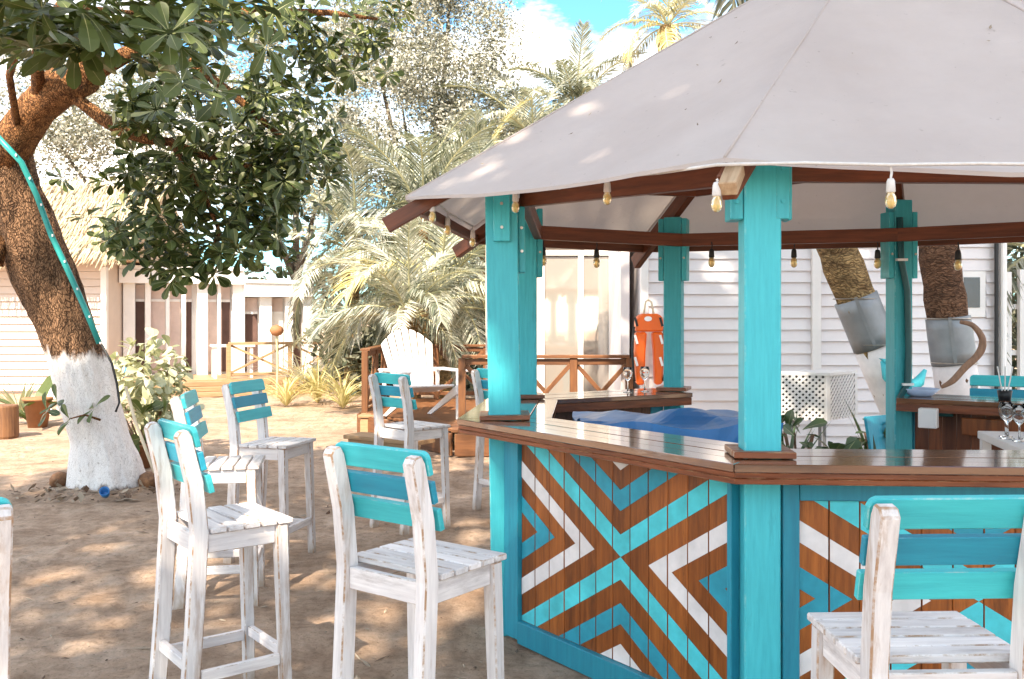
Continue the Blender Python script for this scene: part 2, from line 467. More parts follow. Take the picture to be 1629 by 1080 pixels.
# ---------------------------------------------------------------- mesh helpers
class MB:
    def __init__(s):
        s.v, s.f, s.m = [], [], []

    def add(s, vs, fs, mi=0):
        o = len(s.v)
        s.v += [tuple(v) for v in vs]
        for f in fs:
            s.f.append(tuple(o + i for i in f))
            s.m.append(mi)

    def box(s, c, size, rot=None, mi=0):
        hx, hy, hz = size[0] / 2, size[1] / 2, size[2] / 2
        vs = [V((x, y, z)) for x in (-hx, hx) for y in (-hy, hy) for z in (-hz, hz)]
        if rot is not None:
            vs = [rot @ v for v in vs]
        c = V(c)
        s.add([v + c for v in vs], [(0, 1, 3, 2), (4, 6, 7, 5), (0, 4, 5, 1), (2, 3, 7, 6), (0, 2, 6, 4), (1, 5, 7, 3)], mi)

    def bar(s, p0, p1, w, h, up=(0, 0, 1), mi=0):
        p0, p1 = V(p0), V(p1)
        d = (p1 - p0)
        ln = d.length
        d.normalize()
        up = V(up)
        side = d.cross(up)
        if side.length < 1e-4:
            side = d.cross(V((1, 0, 0)))
        side.normalize()
        u = side.cross(d)
        R = Matrix((d, side, u)).transposed()
        s.box((p0 + p1) / 2, (ln, w, h), R, mi)

    def prism(s, poly, a, b, mi=0):
        """poly: list of points; extruded from offset a to offset b (vectors)"""
        n = len(poly)
        a, b = V(a), V(b)
        vs = [V(p) + a for p in poly] + [V(p) + b for p in poly]
        fs = [tuple(reversed(range(n))), tuple(range(n, 2 * n))]
        fs += [(i, (i + 1) % n, n + (i + 1) % n, n + i) for i in range(n)]
        s.add(vs, fs, mi)

    def tube(s, pts, rad, seg=8, cap=True, mi=0, jitter=0.0):
        pts = [V(p) for p in pts]
        if not hasattr(rad, '__len__'):
            rad = [rad] * len(pts)
        rings = []
        ref = V((0.13, 0.21, 0.97))
        o = len(s.v)
        for i, p in enumerate(pts):
            d = (pts[min(i + 1, len(pts) - 1)] - pts[max(i - 1, 0)]).normalized()
            a = d.cross(ref)
            if a.length < 0.05:
                a = d.cross(V((1, 0, 0)))
            a.normalize()
            bb = d.cross(a)
            for k in range(seg):
                t = 2 * pi * k / seg
                r = rad[i]
                if jitter:
                    q = p * 2.3 + V((cos(t), sin(t), 0)) * 1.7
                    r *= 1 + jitter * noise.noise(q)
                s.v.append(tuple(p + a * cos(t) * r + bb * sin(t) * r))
        for i in range(len(pts) - 1):
            for k in range(seg):
                k2 = (k + 1) % seg
                s.f.append((o + i * seg + k, o + i * seg + k2, o + (i + 1) * seg + k2, o + (i + 1) * seg + k))
                s.m.append(mi)
        if cap:
            s.f.append(tuple(o + k for k in reversed(range(seg))))
            s.m.append(mi)
            s.f.append(tuple(o + (len(pts) - 1) * seg + k for k in range(seg)))
            s.m.append(mi)

    def lathe(s, prof, c=(0, 0, 0), seg=12, mi=0):
        c = V(c)
        o = len(s.v)
        for r, z in prof:
            for k in range(seg):
                t = 2 * pi * k / seg
                s.v.append(tuple(c + V((r * cos(t), r * sin(t), z))))
        for i in range(len(prof) - 1):
            for k in range(seg):
                k2 = (k + 1) % seg
                s.f.append((o + i * seg + k, o + i * seg + k2, o + (i + 1) * seg + k2, o + (i + 1) * seg + k))
                s.m.append(mi)
        for i, rev in ((0, True), (len(prof) - 1, False)):
            if prof[i][0] > 1e-4:
                r_ = range(seg)
                s.f.append(tuple(o + i * seg + k for k in (reversed(r_) if rev else r_)))
                s.m.append(mi)

    def mesh(s, name, mats, smooth=False, bevel=0.0):
        worn = not isinstance(mats, (list, tuple)) and mats.name in WORN_EDGE
        if worn:
            mats = [mats, WORN_EDGE[mats.name]]
        me = bpy.data.meshes.new(name)
        me.from_pydata(s.v, [], s.f)
        if not isinstance(mats, (list, tuple)):
            mats = [mats]
        for mt in mats:
            me.materials.append(mt)
        me.polygons.foreach_set('material_index', s.m)
        if bevel:
            bm = bmesh.new()
            bm.from_mesh(me)
            bmesh.ops.remove_doubles(bm, verts=bm.verts, dist=1e-5)
            bmesh.ops.recalc_face_normals(bm, faces=bm.faces)
            bmesh.ops.bevel(bm, geom=[e for e in bm.edges if e.calc_face_angle(0.0) > 0.5], material=1 if worn else -1, offset=bevel, offset_type='OFFSET', segments=1, profile=0.6, affect='EDGES', clamp_overlap=True)
            bm.to_mesh(me)
            bm.free()
        if smooth:
            me.polygons.foreach_set('use_smooth', [True] * len(me.polygons))
        me.update()
        return me

    def build(s, name, mats, parent=None, smooth=False, bevel=0.0, loc=None):
        o = bpy.data.objects.new(name, s.mesh(name, mats, smooth, bevel))
        COL.objects.link(o)
        if parent:
            o.parent = parent
        if loc is not None:
            o.location = loc
        return o


def empty(name, loc, label, cat, group=None, rz=0.0):
    o = bpy.data.objects.new(name, None)
    o.empty_display_size = 0.2
    COL.objects.link(o)
    o.location = loc
    o.rotation_euler = (0, 0, rz)
    tag(o, label, cat, group)
    return o


def smooth(pts, rad, n):
    """Catmull-Rom refinement of a path and its radii"""
    P, Rr = [], []
    m_ = len(pts)
    for i in range(m_ - 1):
        a, b, c, d = pts[max(i - 1, 0)], pts[i], pts[i + 1], pts[min(i + 2, m_ - 1)]
        for k in range(n):
            t = k / n
            P.append(0.5 * ((2 * b) + (c - a) * t + (2 * a - 5 * b + 4 * c - d) * t * t + (3 * b - a - 3 * c + d) * t * t * t))
            Rr.append(rad[i] + (rad[i + 1] - rad[i]) * t)
    P.append(pts[-1])
    Rr.append(rad[-1])
    return P, Rr


def tag(o, label, cat, group=None):
    o['label'] = label
    o['category'] = cat
    if group:
        o['group'] = group
    return o


def struct(o):
    o['kind'] = 'structure'
    return o


def stuff(o):
    o['kind'] = 'stuff'
    return o


def link_mesh(name, me, parent=None, loc=(0, 0, 0), rot=None, scale=None):
    o = bpy.data.objects.new(name, me)
    COL.objects.link(o)
    if parent:
        o.parent = parent
    o.location = loc
    if rot is not None:
        o.rotation_euler = rot
    if scale is not None:
        o.scale = (scale,) * 3
    return o


def copy_tree(o, parent=None):
    c = o.copy()
    COL.objects.link(c)
    if parent:
        c.parent = parent
    for ch in o.children:
        copy_tree(ch, c)
    return c


def pbar(name, p0, p1, w, h, mat, parent, up=(0, 0, 1), bevel=0.004):
    """a bar as an object of its own whose local x runs along it, so that the grain does too"""
    p0, p1 = V(p0), V(p1)
    d = (p1 - p0)
    ln = d.length
    d.normalize()
    side = d.cross(V(up))
    if side.length < 1e-4:
        side = d.cross(V((1, 0, 0)))
    side.normalize()
    u = side.cross(d)
    mb = MB()
    mb.box((0, 0, 0), (ln, w, h))
    o = mb.build(name, mat, parent, False, bevel)
    o.matrix_local = Matrix.Translation((p0 + p1) / 2) @ Matrix((d, side, u)).transposed().to_4x4()
    return o


# ---------------------------------------------------------------- the ground
def axis(dense0, dense1, step, lo, hi):
    xs = []
    x = dense0
    while x <= dense1:
        xs.append(x)
        x += step
    s = step
    a = dense0
    left = []
    while a > lo:
        s *= 1.35
        a -= s
        left.append(a)
    s = step
    a = xs[-1]
    right = []
    while a < hi:
        s *= 1.35
        a += s
        right.append(a)
    return left[::-1] + xs + right


STAND = [(-1.20, 3.97), (-0.31, 3.30), (1.055, 2.47), (-1.60, 6.36), (-1.655, 5.47), (-0.77, 7.34), (0.0, 7.95), (-1.49, 2.30), (3.50, 6.75)]
FOOT = []
_fr = random.Random(5)
for _ in range(170):
    fx, fy = _fr.uniform(-4.6, 0.6), _fr.uniform(2.2, 10.5)
    FOOT.append((fx, fy, _fr.uniform(0, pi), _fr.uniform(0.010, 0.024)))
FGRID = {}
for f_ in FOOT:
    for gx_ in range(int(math.floor(f_[0] - 0.25)), int(math.floor(f_[0] + 0.25)) + 1):
        for gy_ in range(int(math.floor(f_[1] - 0.25)), int(math.floor(f_[1] + 0.25)) + 1):
            FGRID.setdefault((gx_, gy_), []).append(f_)


def sand_h(x, y):
    n = noise.noise(V((x * 0.7, y * 0.7, 0))) * 0.022 + noise.noise(V((x * 2.3, y * 2.3, 5))) * 0.016
    n += noise.noise(V((x * 7, y * 7, 9))) * 0.009
    v = noise.noise(V((x * 3.4, y * 3.4, 31)))
    if v > 0.25:
        n -= (v - 0.25) * 0.05                       # trodden hollows
    for sx_, sy_ in STAND:                           # the stools have levelled the sand where they stand
        dd = (x - sx_) ** 2 + (y - sy_) ** 2
        if dd < 0.36:
            n *= 0.15 + 0.85 * max(0.0, (sqrt(dd) - 0.28) / 0.32)
    d = sqrt((x + 3.79) ** 2 + (y - 8.8) ** 2)
    for fx, fy, fa, fd in FGRID.get((int(math.floor(x)), int(math.floor(y))), ()):
        dx, dy = x - fx, y - fy
        a = dx * cos(fa) + dy * sin(fa)
        b = -dx * sin(fa) + dy * cos(fa)
        q = sqrt((a / 0.135) ** 2 + (b / 0.058) ** 2)
        if q < 1.8:
            n -= fd * max(0.0, 1 - q * q) if q < 1 else -fd * 0.35 * max(0.0, 1 - abs(q - 1.35) / 0.45)
    n += 0.09 * math.exp(-(d / 0.75) ** 2)           # heaped at the tree's foot
    return n


xs = axis(-6.6, 1.6, 0.03, -160, 160)
ys = axis(1.9, 11.5, 0.034, -90, 260)
mb = MB()
nx, ny = len(xs), len(ys)
for y in ys:
    for x in xs:
        mb.v.append((x, y, sand_h(x, y) if (-40 < x < 40 and y < 60) else 0.0))
for j in range(ny - 1):
    for i in range(nx - 1):
        a = j * nx + i
        mb.f.append((a, a + 1, a + nx + 1, a + nx))
        mb.m.append(0)
ground = struct(mb.build('sand_ground', M['sand'], None, True))

# grit, twigs and dry leaves lying on the sand
mb = MB()
for i in range(900):
    y = 2.0 + 11 * rnd.random() ** 1.3
    x = (rnd.random() * 1.1 - 0.62) * y * 0.95
    z = sand_h(x, y) + 0.004
    a = rnd.random() * 6.3
    ln = rnd.uniform(0.008, 0.03)
    if rnd.random() < 0.12:
        ln = rnd.uniform(0.03, 0.06)
    w = ln * rnd.uniform(0.12, 0.4)
    d = V((cos(a), sin(a), rnd.uniform(-0.1, 0.25)))
    s = V((-sin(a), cos(a), 0))
    p = V((x, y, z))
    mb.add([p - d * ln, p + s * w, p + d * ln, p - s * w, p + V((0, 0, w * 0.8))], [(0, 3, 4), (3, 2, 4), (2, 1, 4), (1, 0, 4)])
stuff(mb.build('leaf_litter', M['litter']))

# ---------------------------------------------------------------- the bar pavilion
Q = [V((0.934, 3.56, 0)), V((-0.021, 4.87, 0)), V((0.092, 6.10, 0)), V((1.153, 6.72, 0)), V((2.585, 6.30, 0)), V((3.65, 5.55, 0)), V((3.62, 4.40, 0)), V((2.50, 3.47, 0))]
CEN = V((1.95, 5.05, 0))
RAD = [(q - CEN).normalized() for q in Q]
bar = empty('beach_bar', CEN, 'open eight sided wooden beach bar with grey canvas roof and turquoise posts', 'bar')


def L_(p):
    return V(p) - CEN


APEX = V((1.95, 5.05, 3.70))
EV = [V((0.737, 3.27, 2.176)), V((-0.545, 4.82, 2.235)), V((-0.30, 6.34, 2.20)), None, None, None, None, V((2.66, 3.15, 2.12))]
for i in (3, 4, 5, 6):
    EV[i] = Q[i] + RAD[i] * 0.44 + V((0, 0, 2.19))


def roof_z(i, p):
    """height of canvas near hip i at plan distance"""
    e = EV[i]
    a = (V((p.x, p.y, 0)) - CEN).length
    b = (V((e.x, e.y, 0)) - CEN).length
    return APEX.z + (e.z - APEX.z) * a / b


# canvas roof: one panel of cloth per side
NS = 10
for i in range(8):
    j = (i + 1) % 8
    mb = MB()
    e0, e1 = EV[i], EV[j]
    for v in range(NS + 1):
        t = v / NS
        for u in range(NS + 1):
            s = u / NS
            p = (e0.lerp(e1, s)).lerp(APEX, t)
            sag = -0.075 * sin(pi * s) * (1 - t) ** 0.6 * (0.35 + 0.65 * sin(pi * min(1, t * 1.5 + 0.02)))
            p = p + V((0, 0, sag + 0.008 * noise.noise(p * 3)))
            mb.v.append(tuple(L_(p)))
    n = NS + 1
    for v in range(NS):
        for u in range(NS):
            mb.f.append((v * n + u, v * n + u + 1, (v + 1) * n + u + 1, (v + 1) * n + u))
            mb.m.append(0)
    # doubled hem along the eave
    for u in range(NS):
        a, b = V(mb.v[u]), V(mb.v[u + 1])
        o2 = len(mb.v)
        mb.add([a + V((0, 0, -0.016)), b + V((0, 0, -0.016)), b, a], [(0, 1, 2, 3)])
    mb.build('roof_canvas', M['canvas'], bar, True)

# welted seams over the hips and a stitched seam down each panel
for i in range(8):
    mb = MB()
    e = EV[i]
    pts = [L_(e.lerp(APEX, k / 12)) + V((0, 0, 0.001)) for k in range(13)]
    mb.tube(pts, 0.0055, 6)
    mb.build('canvas_seam', M['canvas'], bar, True)
# fallen leaves and twigs caught on the canvas
mb = MB()
for _ in range(20):
    i = rnd.choice((0, 0, 0, 7, 7, 7, 1))
    j = (i + 1) % 8
    s_, t_ = rnd.uniform(0.08, 0.92), rnd.uniform(0.04, 0.85)
    p = EV[i].lerp(EV[j], s_).lerp(APEX, t_)
    sag = -0.075 * sin(pi * s_) * (1 - t_) ** 0.6 * (0.35 + 0.65 * sin(pi * min(1, t_ * 1.5 + 0.02)))
    p = L_(p + V((0, 0, sag + 0.016)))
    n_ = (EV[j] - EV[i]).cross(APEX - EV[i]).normalized()
    if n_.z < 0:
        n_ = -n_
    d = n_.cross(V((rnd.uniform(-1, 1), rnd.uniform(-1, 1), 0.2))).normalized()
    w_ = n_.cross(d)
    l_ = rnd.uniform(0.008, 0.022)
    mb.add([p - d * l_, p + w_ * l_ * 0.35, p + d * l_ + n_ * 0.006, p - w_ * l_ * 0.35], [(0, 1, 2, 3)])
stuff(mb.build('fallen_leaves', M['litter'], None, False, 0, CEN))

# hip rafters with their projecting tails
for i in range(8):
    e = EV[i]
    d = V((e.x - APEX.x, e.y - APEX.y, 0)).normalized()
    tail = {1: 0.10, 2: 0.09, 0: -0.02}.get(i, 0.06)
    p1 = V((e.x, e.y, roof_z(i, e))) + d * tail
    p1.z = roof_z(i, p1) - (0.09 if i in (1, 2) else 0.118)
    p0 = V((APEX.x, APEX.y, APEX.z - 0.15)) + d * 0.10
    r = pbar('hip_rafter', L_(p0), L_(p1), 0.055, 0.08 if i in (1, 2) else 0.10, M['beam'], bar)

# plate beams round the inside of the posts, purlins higher up
for i in range(8):
    j = (i + 1) % 8
    a, b = Q[i] - RAD[i] * 0.085, Q[j] - RAD[j] * 0.085
    za = {0: 2.185, 1: 2.235}.get(i, 2.165)
    zb = {0: 2.185, 1: 2.235}.get(j, 2.165)
    pbar('plate_beam', L_(a + V((0, 0, za))), L_(b + V((0, 0, zb))), 0.05, 0.088, M['beam'], bar)
    a, b = Q[i] - RAD[i] * 0.25, Q[j] - RAD[j] * 0.25
    a.z, b.z = roof_z(i, a) - 0.165, roof_z(j, b) - 0.165
    pbar('purlin', L_(a), L_(b), 0.05, 0.055, M['beam'], bar)
    a, b = EV[i] - RAD[i] * 0.07, EV[j] - RAD[j] * 0.07
    a, b = V((a.x, a.y, roof_z(i, a) - 0.10)), V((b.x, b.y, roof_z(j, b) - 0.10))
    if i in (0, 7):
        continue
    pbar('eave_beam', L_(a), L_(b), 0.04, 0.06, M['beam'], bar)

# posts: squared timber turned to face out, with bracket boards at the top and a collar at the counter
PW = 0.135


def post_rot(i):
    return {0: radians(-2.0), 1: radians(5)}.get(i, atan2(RAD[i].y, RAD[i].x) + pi / 2)


for i in range(8):
    rz = {0: -0.06, 1: 0.02, 2: 0.1, 3: -0.35, 4: 0.12}.get(i, 0.3)
    R = Matrix.Rotation(rz, 3, 'Z')
    top = roof_z(i, Q[i]) - 0.15
    mb = MB()
    w = {0: PW, 1: 0.165}.get(i, 0.125)
    mb.box((0, 0, top / 2), (w, w, top))
    post = mb.build('post', M['turq'], bar, False, 0.006, L_(Q[i]))
    post.rotation_euler = (0, 0, rz)
    if i == 1:
        post.rotation_euler = (0, radians(-0.9), rz)
    # bracket boards
    if i == 1:
        brk = [((0.0, -w / 2 - 0.019, 2.135), (0.085, 0.034, 0.26), False), ((w / 2 + 0.02, 0.03, 2.02), (0.035, 0.10, 0.34), False)]
    elif i == 0:
        brk = [((-w / 2 - 0.027, 0.0, 2.11), (0.05, 0.12, 0.25), True), ((w / 2 + 0.005, -0.02, 2.11), (0.052, 0.10, 0.25), False), ((w / 2 + 0.041, 0.02, 2.11), (0.016, 0.09, 0.25), False)]
    else:
        brk = [((-w / 2 - 0.02, 0.0, 2.10), (0.036, 0.12, 0.44), False), ((w / 2 + 0.02, 0.0, 2.10), (0.036, 0.12, 0.44), False)]
    for c, sz, cut in brk:
        mb = MB()
        if cut:
            x0, x1 = c[0] - sz[0] / 2, c[0] + sz[0] / 2
            z0, z1 = c[2] - sz[2] / 2, c[2] + sz[2] / 2
            mb.prism([V((x0, 0, z0)), V((x1, 0, z0)), V((x1, 0, z1 + 0.02)), V((x0, 0, z1 - 0.06))], (0, c[1] - sz[1] / 2, 0), (0, c[1] + sz[1] / 2, 0))
        else:
            mb.box(c, sz)
        mb.build('bracket', M['turq'], post, False, 0.004)
    mb = MB()
    for c, sz, cut in brk[:2]:
        for dz in (-0.06, 0.06):
            mb.tube([V((c[0], c[1] - sz[1] / 2 - 0.008, c[2] + dz)), V((c[0], c[1] - sz[1] / 2 + 0.004, c[2] + dz))], 0.008, 8)
    mb.build('bolt', M['brass' if i else 'turq'], post)
    # collar of dark wood where the post meets the counter
    if i not in (4,):
        mb = MB()
        o_, hh = w / 2 + 0.045, 0.024
        for sx, sy, lx, ly in ((0, -1, 2 * o_, 0.045), (0, 1, 2 * o_, 0.045), (-1, 0, 0.045, w), (1, 0, 0.045, w)):
            mb.box((sx * (w / 2 + 0.0235), sy * (w / 2 + 0.0235), 1.103 + hh / 2), (lx, ly, hh))
        mb.build('collar', M['fascia'], post, False, 0.003)

# counters
O_ = [q + r * (0.265 if i < 2 else 0.27) for i, (q, r) in enumerate(zip(Q, RAD))]
I_ = [q - r * 0.23 for q, r in zip(Q, RAD)]
CT = 1.10


def make_counter(i, j):
    """counter from corner i to corner j: boards lengthwise, a two-strip edge"""
    root = bpy.data.objects.new('counter', None)
    COL.objects.link(root)
    root.parent = bar
    d = (O_[j] - O_[i])
    ang = atan2(d.y, d.x)
    mid = (O_[i] + O_[j] + I_[i] + I_[j]) / 4
    root.location = L_(mid)
    root.rotation_euler = (0, 0, ang)
    Ri = Matrix.Rotation(-ang, 3, 'Z')
    loc = lambda p: Ri @ (V(p) - mid)
    oi, oj, ii, ij = loc(O_[i]), loc(O_[j]), loc(I_[i]), loc(I_[j])
    nb = 4
    for k in range(nb):
        t0, t1 = k / nb + 0.004, (k + 1) / nb - 0.004
        poly = [oi.lerp(ii, t0), oj.lerp(ij, t0), oj.lerp(ij, t1), oi.lerp(ii, t1)]
        poly[0].x += 0.002; poly[3].x += 0.002; poly[1].x -= 0.002; poly[2].x -= 0.002
        mb = MB()
        mb.prism(poly, (0, 0, CT - 0.030), (0, 0, CT - 0.001 * (k % 2)))
        mb.build('board', M['ctop'], root, False, 0.003)
    for zz, ins in ((CT - 0.0305, 0.008), (CT - 0.0525, 0.013)):
        nrm = (oi - ii); nrm = V((0, -1 if oi.y < 0 else 1, 0))
        a = oi.lerp(ii, 0.02) ; b = oj.lerp(ij, 0.02)
        y0 = oi.y - nrm.y * ins
        mb = MB()
        hh = 0.0212
        poly = [V((a.x, y0, 0)), V((b.x, y0, 0)), V((b.x - 0.02, y0 - nrm.y * 0.06, 0)), V((a.x + 0.02, y0 - nrm.y * 0.06, 0))]
        mb.prism(poly, (0, 0, zz - hh), (0, 0, zz))
        mb.build('edge_strip', M['fascia'], root, False, 0.003)
    mb = MB()                                          # inner edge strip
    a = ii.lerp(oi, 0.03); b = ij.lerp(oj, 0.03)
    s_ = 1 if oi.y < 0 else -1
    poly = [V((a.x, a.y, 0)), V((b.x, b.y, 0)), V((b.x, b.y - s_ * 0.03, 0)), V((a.x, a.y - s_ * 0.03, 0))]
    mb.prism(poly, (0, 0, CT - 0.085), (0, 0, CT - 0.031))
    mb.build('edge_strip', M['fascia'], root, False, 0.003)
    return root


for i, j in ((1, 0), (0, 7), (2, 1), (3, 2), (5, 4), (6, 5), (7, 6)):
    make_counter(i, j)


def clip(poly, axis_, lim, keep_less):
    outp = []
    n = len(poly)
    for k in range(n):
        a, b = poly[k], poly[(k + 1) % n]
        ia = a[axis_] <= lim if keep_less else a[axis_] >= lim
        ib = b[axis_] <= lim if keep_less else b[axis_] >= lim
        if ia:
            outp.append(a)
        if ia != ib:
            t = (lim - a[axis_]) / (b[axis_] - a[axis_])
            outp.append((a[0] + (b[0] - a[0]) * t, a[1] + (b[1] - a[1]) * t))
    return outp


K = 0.61
FAR = 1.2


def paint_shapes(w=0.69):
    """the X and chevrons, in metres from the panel's centre: list of (convex polygon, material slot)"""
    sh = []
    def vee(d0, d1, mi, sgn):          # chevron opening up (sgn 1) or down (-1)
        for sx in (-1, 1):
            sh.append(([(0, sgn * d0), (sx * FAR, sgn * (d0 + K * FAR)), (sx * FAR, sgn * (d1 + K * FAR)), (0, sgn * d1)], mi))
    def side(d0, d1, mi, sgn):
        for sz in (-1, 1):
            sh.append(([(sgn * d0, 0), (sgn * (d0 + FAR), sz * K * FAR), (sgn * (d1 + FAR), sz * K * FAR), (sgn * d1, 0)], mi))
    for sg in (-1, 1):
        vee(0.0, 0.098, 1, sg)
        vee(0.200, 0.292, 2, sg)
        vee(0.378, 0.9, 3, sg)
        side(0.172, 0.306, 3, sg)
        side(0.455, 0.590, 2, sg)
    return sh


SHAPES = paint_shapes()


def make_panel(i, j, painted, top_rail, mat_board, stile=0.115):
    """boarded front between posts i (left, seen from outside) and j"""
    a, b = Q[i], Q[j]
    d = (b - a)
    ln = d.length
    ang = atan2(d.y, d.x)
    d.normalize()
    nrm = V((d.y, -d.x, 0))                            # outward
    root = bpy.data.objects.new('panel', None)
    COL.objects.link(root)
    root.parent = bar
    root.location = L_(a + nrm * 0.04)
    root.rotation_euler = (0, 0, ang)
    # local: x along, -y outward
    x0, x1 = PW / 2 + 0.004, ln - PW / 2 - 0.004
    zt, zb = CT - 0.117, 0.115
    for xa, xb in ((x0, x0 + stile), (x1 - 0.022, x1)):
        mb = MB()
        mb.box(((xa + xb) / 2, -0.012, (0.02 + CT - 0.045) / 2), (xb - xa, 0.05, CT - 0.065))
        mb.build('stile', M['teal'], root, False, 0.003)
    xl, xr = x0 + stile + 0.001, x1 - 0.023
    mb = MB()
    mb.box(((xl + xr) / 2, -0.014, 0.06), (xr - xl, 0.054, 0.11))
    mb.build('bottom_rail', M['teal'], root, False, 0.003)
    ztop = CT - 0.045
    if top_rail:
        mb = MB()
        mb.box(((xl + xr) / 2, -0.014, CT - 0.045 - 0.055), (xr - xl, 0.054, 0.11))
        mb.build('top_rail', M['teal'], root, False, 0.003)
        ztop = CT - 0.156
    nb = 12
    bw = (xr - xl) / nb
    cx, cz = (ln * 0.5 + 0.098 if not top_rail else ln * 0.5), 0.577
    for k in range(nb):
        xa, xb = xl + k * bw + 0.0011, xl + (k + 1) * bw - 0.0011
        xm = (xa + xb) / 2
        yo = rnd.uniform(-0.0015, 0.0015)
        mb = MB()
        ch = 0.0022
        z0, z1 = zb + 0.001, ztop - 0.001
        hw = (xb - xa) / 2
        mb.prism([V((-hw, 0.011, 0)), V((-hw, -0.008, 0)), V((-hw + ch, -0.011, 0)), V((hw - ch, -0.011, 0)), V((hw, -0.008, 0)), V((hw, 0.011, 0))], (0, 0, z0), (0, 0, z1))
        if painted:
            for sidx, (poly, mi) in enumerate(SHAPES):
                p = [(q[0] + cx - xm, q[1] + cz) for q in poly]
                for ax_, lim, kl in ((0, -hw + ch, False), (0, hw - ch, True), (1, z0 + 0.002, False), (1, z1 - 0.002, True)):
                    p = clip(p, ax_, lim, kl)
                    if len(p) < 3:
                        break
                if len(p) >= 3:
                    ar = sum(p[q][0] * p[(q + 1) % len(p)][1] - p[(q + 1) % len(p)][0] * p[q][1] for q in range(len(p)))
                    if abs(ar) < 1e-6:
                        continue
                    if ar < 0:
                        p = p[::-1]
                    mb.add([V((q[0], -0.0122 - 0.00004 * sidx, q[1])) for q in p], [tuple(range(len(p)))], mi)
        mb.build('board', [mat_board, M['turq_flat'], M['teal_flat'], M['white_flat']], root, False, 0, (xm, yo, 0))
    return root


make_panel(1, 0, True, False, M['plank'])
make_panel(0, 7, True, True, M['plank'], 0.06)
make_panel(2, 1, False, False, M['plank'])
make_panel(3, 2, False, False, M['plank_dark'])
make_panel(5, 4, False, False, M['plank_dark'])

# pale cut rafter block that carries a bulb at the front corner
c0 = EV[0] + V((0.03, 0.0, -0.035))
pbar('rafter_block', L_(c0 + V((0.02, 0.05, 0.0))), L_(c0 + V((-0.035, -0.07, -0.085))), 0.062, 0.05, M['palewood'], bar)

# ---------------------------------------------------------------- bar stools
def make_stool():
    """front is +x; seat top at 0.80"""
    root = empty('bar_stool', (0, 0, 0), '', 'stool', 'whitewashed bar stools with turquoise and blue backs')
    W = 0.21
    prof = [(-0.235, 0.0), (-0.205, 0.40), (-0.185, 0.78), (-0.205, 0.98), (-0.250, 1.165)]
    for sy in (-1, 1):
        mb = MB()
        front = [V((x + 0.032, 0, z)) for x, z in prof]
        back = [V((x - 0.032, 0, z)) for x, z in prof]
        rear = back[:-1] + [back[-1] + V((0.002, 0, 0)), back[-1] + V((0.016, 0, 0.022)), front[-1] + V((-0.018, 0, 0.027)), front[-1]] + front[:-1][::-1]
        mb.prism(rear, (0, -0.024, 0), (0, 0.024, 0))
        mb.build('leg', M['white_z'], root, False, 0.005, (0, sy * (W - 0.024), 0))
        mb = MB()
        t, bt = 0.026, 0.022
        cx, fx = 0.155, 0.178
        vs = []
        for (c, h, z) in ((fx, bt, 0.0), (cx, t, 0.775)):
            for ax_, ay in ((-1, -1), (1, -1), (1, 1), (-1, 1)):
                vs.append(V((c + ax_ * h, ay * h + (0.012 * sy if z == 0 else 0), z)))
        mb.add(vs, [(3, 2, 1, 0), (4, 5, 6, 7), (0, 1, 5, 4), (1, 2, 6, 5), (2, 3, 7, 6), (3, 0, 4, 7)])
        mb.build('leg', M['white_z'], root, False, 0.005, (0, sy * (W - 0.026), 0))
    # aprons
    for sy in (-1, 1):
        mb = MB()
        mb.box((-0.013, sy * (W - 0.026), 0.737), (0.282, 0.026, 0.075))
        mb.build('apron', M['white_x'], root, False, 0.003)
        mb = MB()
        mb.box((-0.016, sy * (W - 0.022), 0.215), (0.330, 0.026, 0.045))
        mb.build('stretcher', M['white_x'], root, False, 0.003)
    mb = MB(); mb.box((0.155, 0, 0.737), (0.026, 2 * W - 0.106, 0.075)); mb.build('apron', M['white_y'], root, False, 0.003)
    mb = MB(); mb.box((-0.186, 0, 0.737), (0.026, 2 * W - 0.097, 0.075)); mb.build('apron', M['white_y'], root, False, 0.003)
    mb = MB(); mb.box((0.172, 0, 0.235), (0.026, 2 * W - 0.092, 0.045)); mb.build('stretcher', M['white_y'], root, False, 0.003)
    mb = MB(); mb.box((-0.219, 0, 0.255), (0.026, 2 * W - 0.097, 0.045)); mb.build('stretcher', M['white_y'], root, False, 0.003)
    # seat boards, across the seat
    n = 5
    x0, x1 = -0.150, 0.205
    bw = (x1 - x0) / n
    for k in range(n):
        mb = MB()
        mb.box((x0 + (k + 0.5) * bw, 0, 0.787 + rnd.uniform(-0.001, 0.001)), (bw - 0.008, 2 * W + 0.012, 0.022))
        mb.build('seat_board', M['white_y'], root, False, 0.004)
    # back slats in front of the rear legs
    for z0, z1, mt, rounded in ((1.122, 1.203, 'turq_slat', True), (1.030, 1.104, 'blue_slat', False), (0.938, 1.012, 'turq_slat', False)):
        zc = (z0 + z1) / 2
        x = -0.205 + (0.98 - zc) * 0.243 if zc > 0.98 else -0.195
        h = (z1 - z0) / 2
        hw = 0.215
        mb = MB()
        c = 0.022 if rounded else 0.003
        poly = [V((0, -hw, -h)), V((0, hw, -h)), V((0, hw, h - c)), V((0, hw - c * 0.35, h - c * 0.3)), V((0, hw - c, h)), V((0, -hw + c, h)), V((0, -hw + c * 0.35, h - c * 0.3)), V((0, -hw, h - c))]
        mb.prism(poly, (-0.011, 0, 0), (0.011, 0, 0))
        o = mb.build('back_slat', M[mt], root, False, 0.0035, (x + 0.045, 0, zc))
        o.rotation_euler = (0, radians(-13.5), 0)
    return root


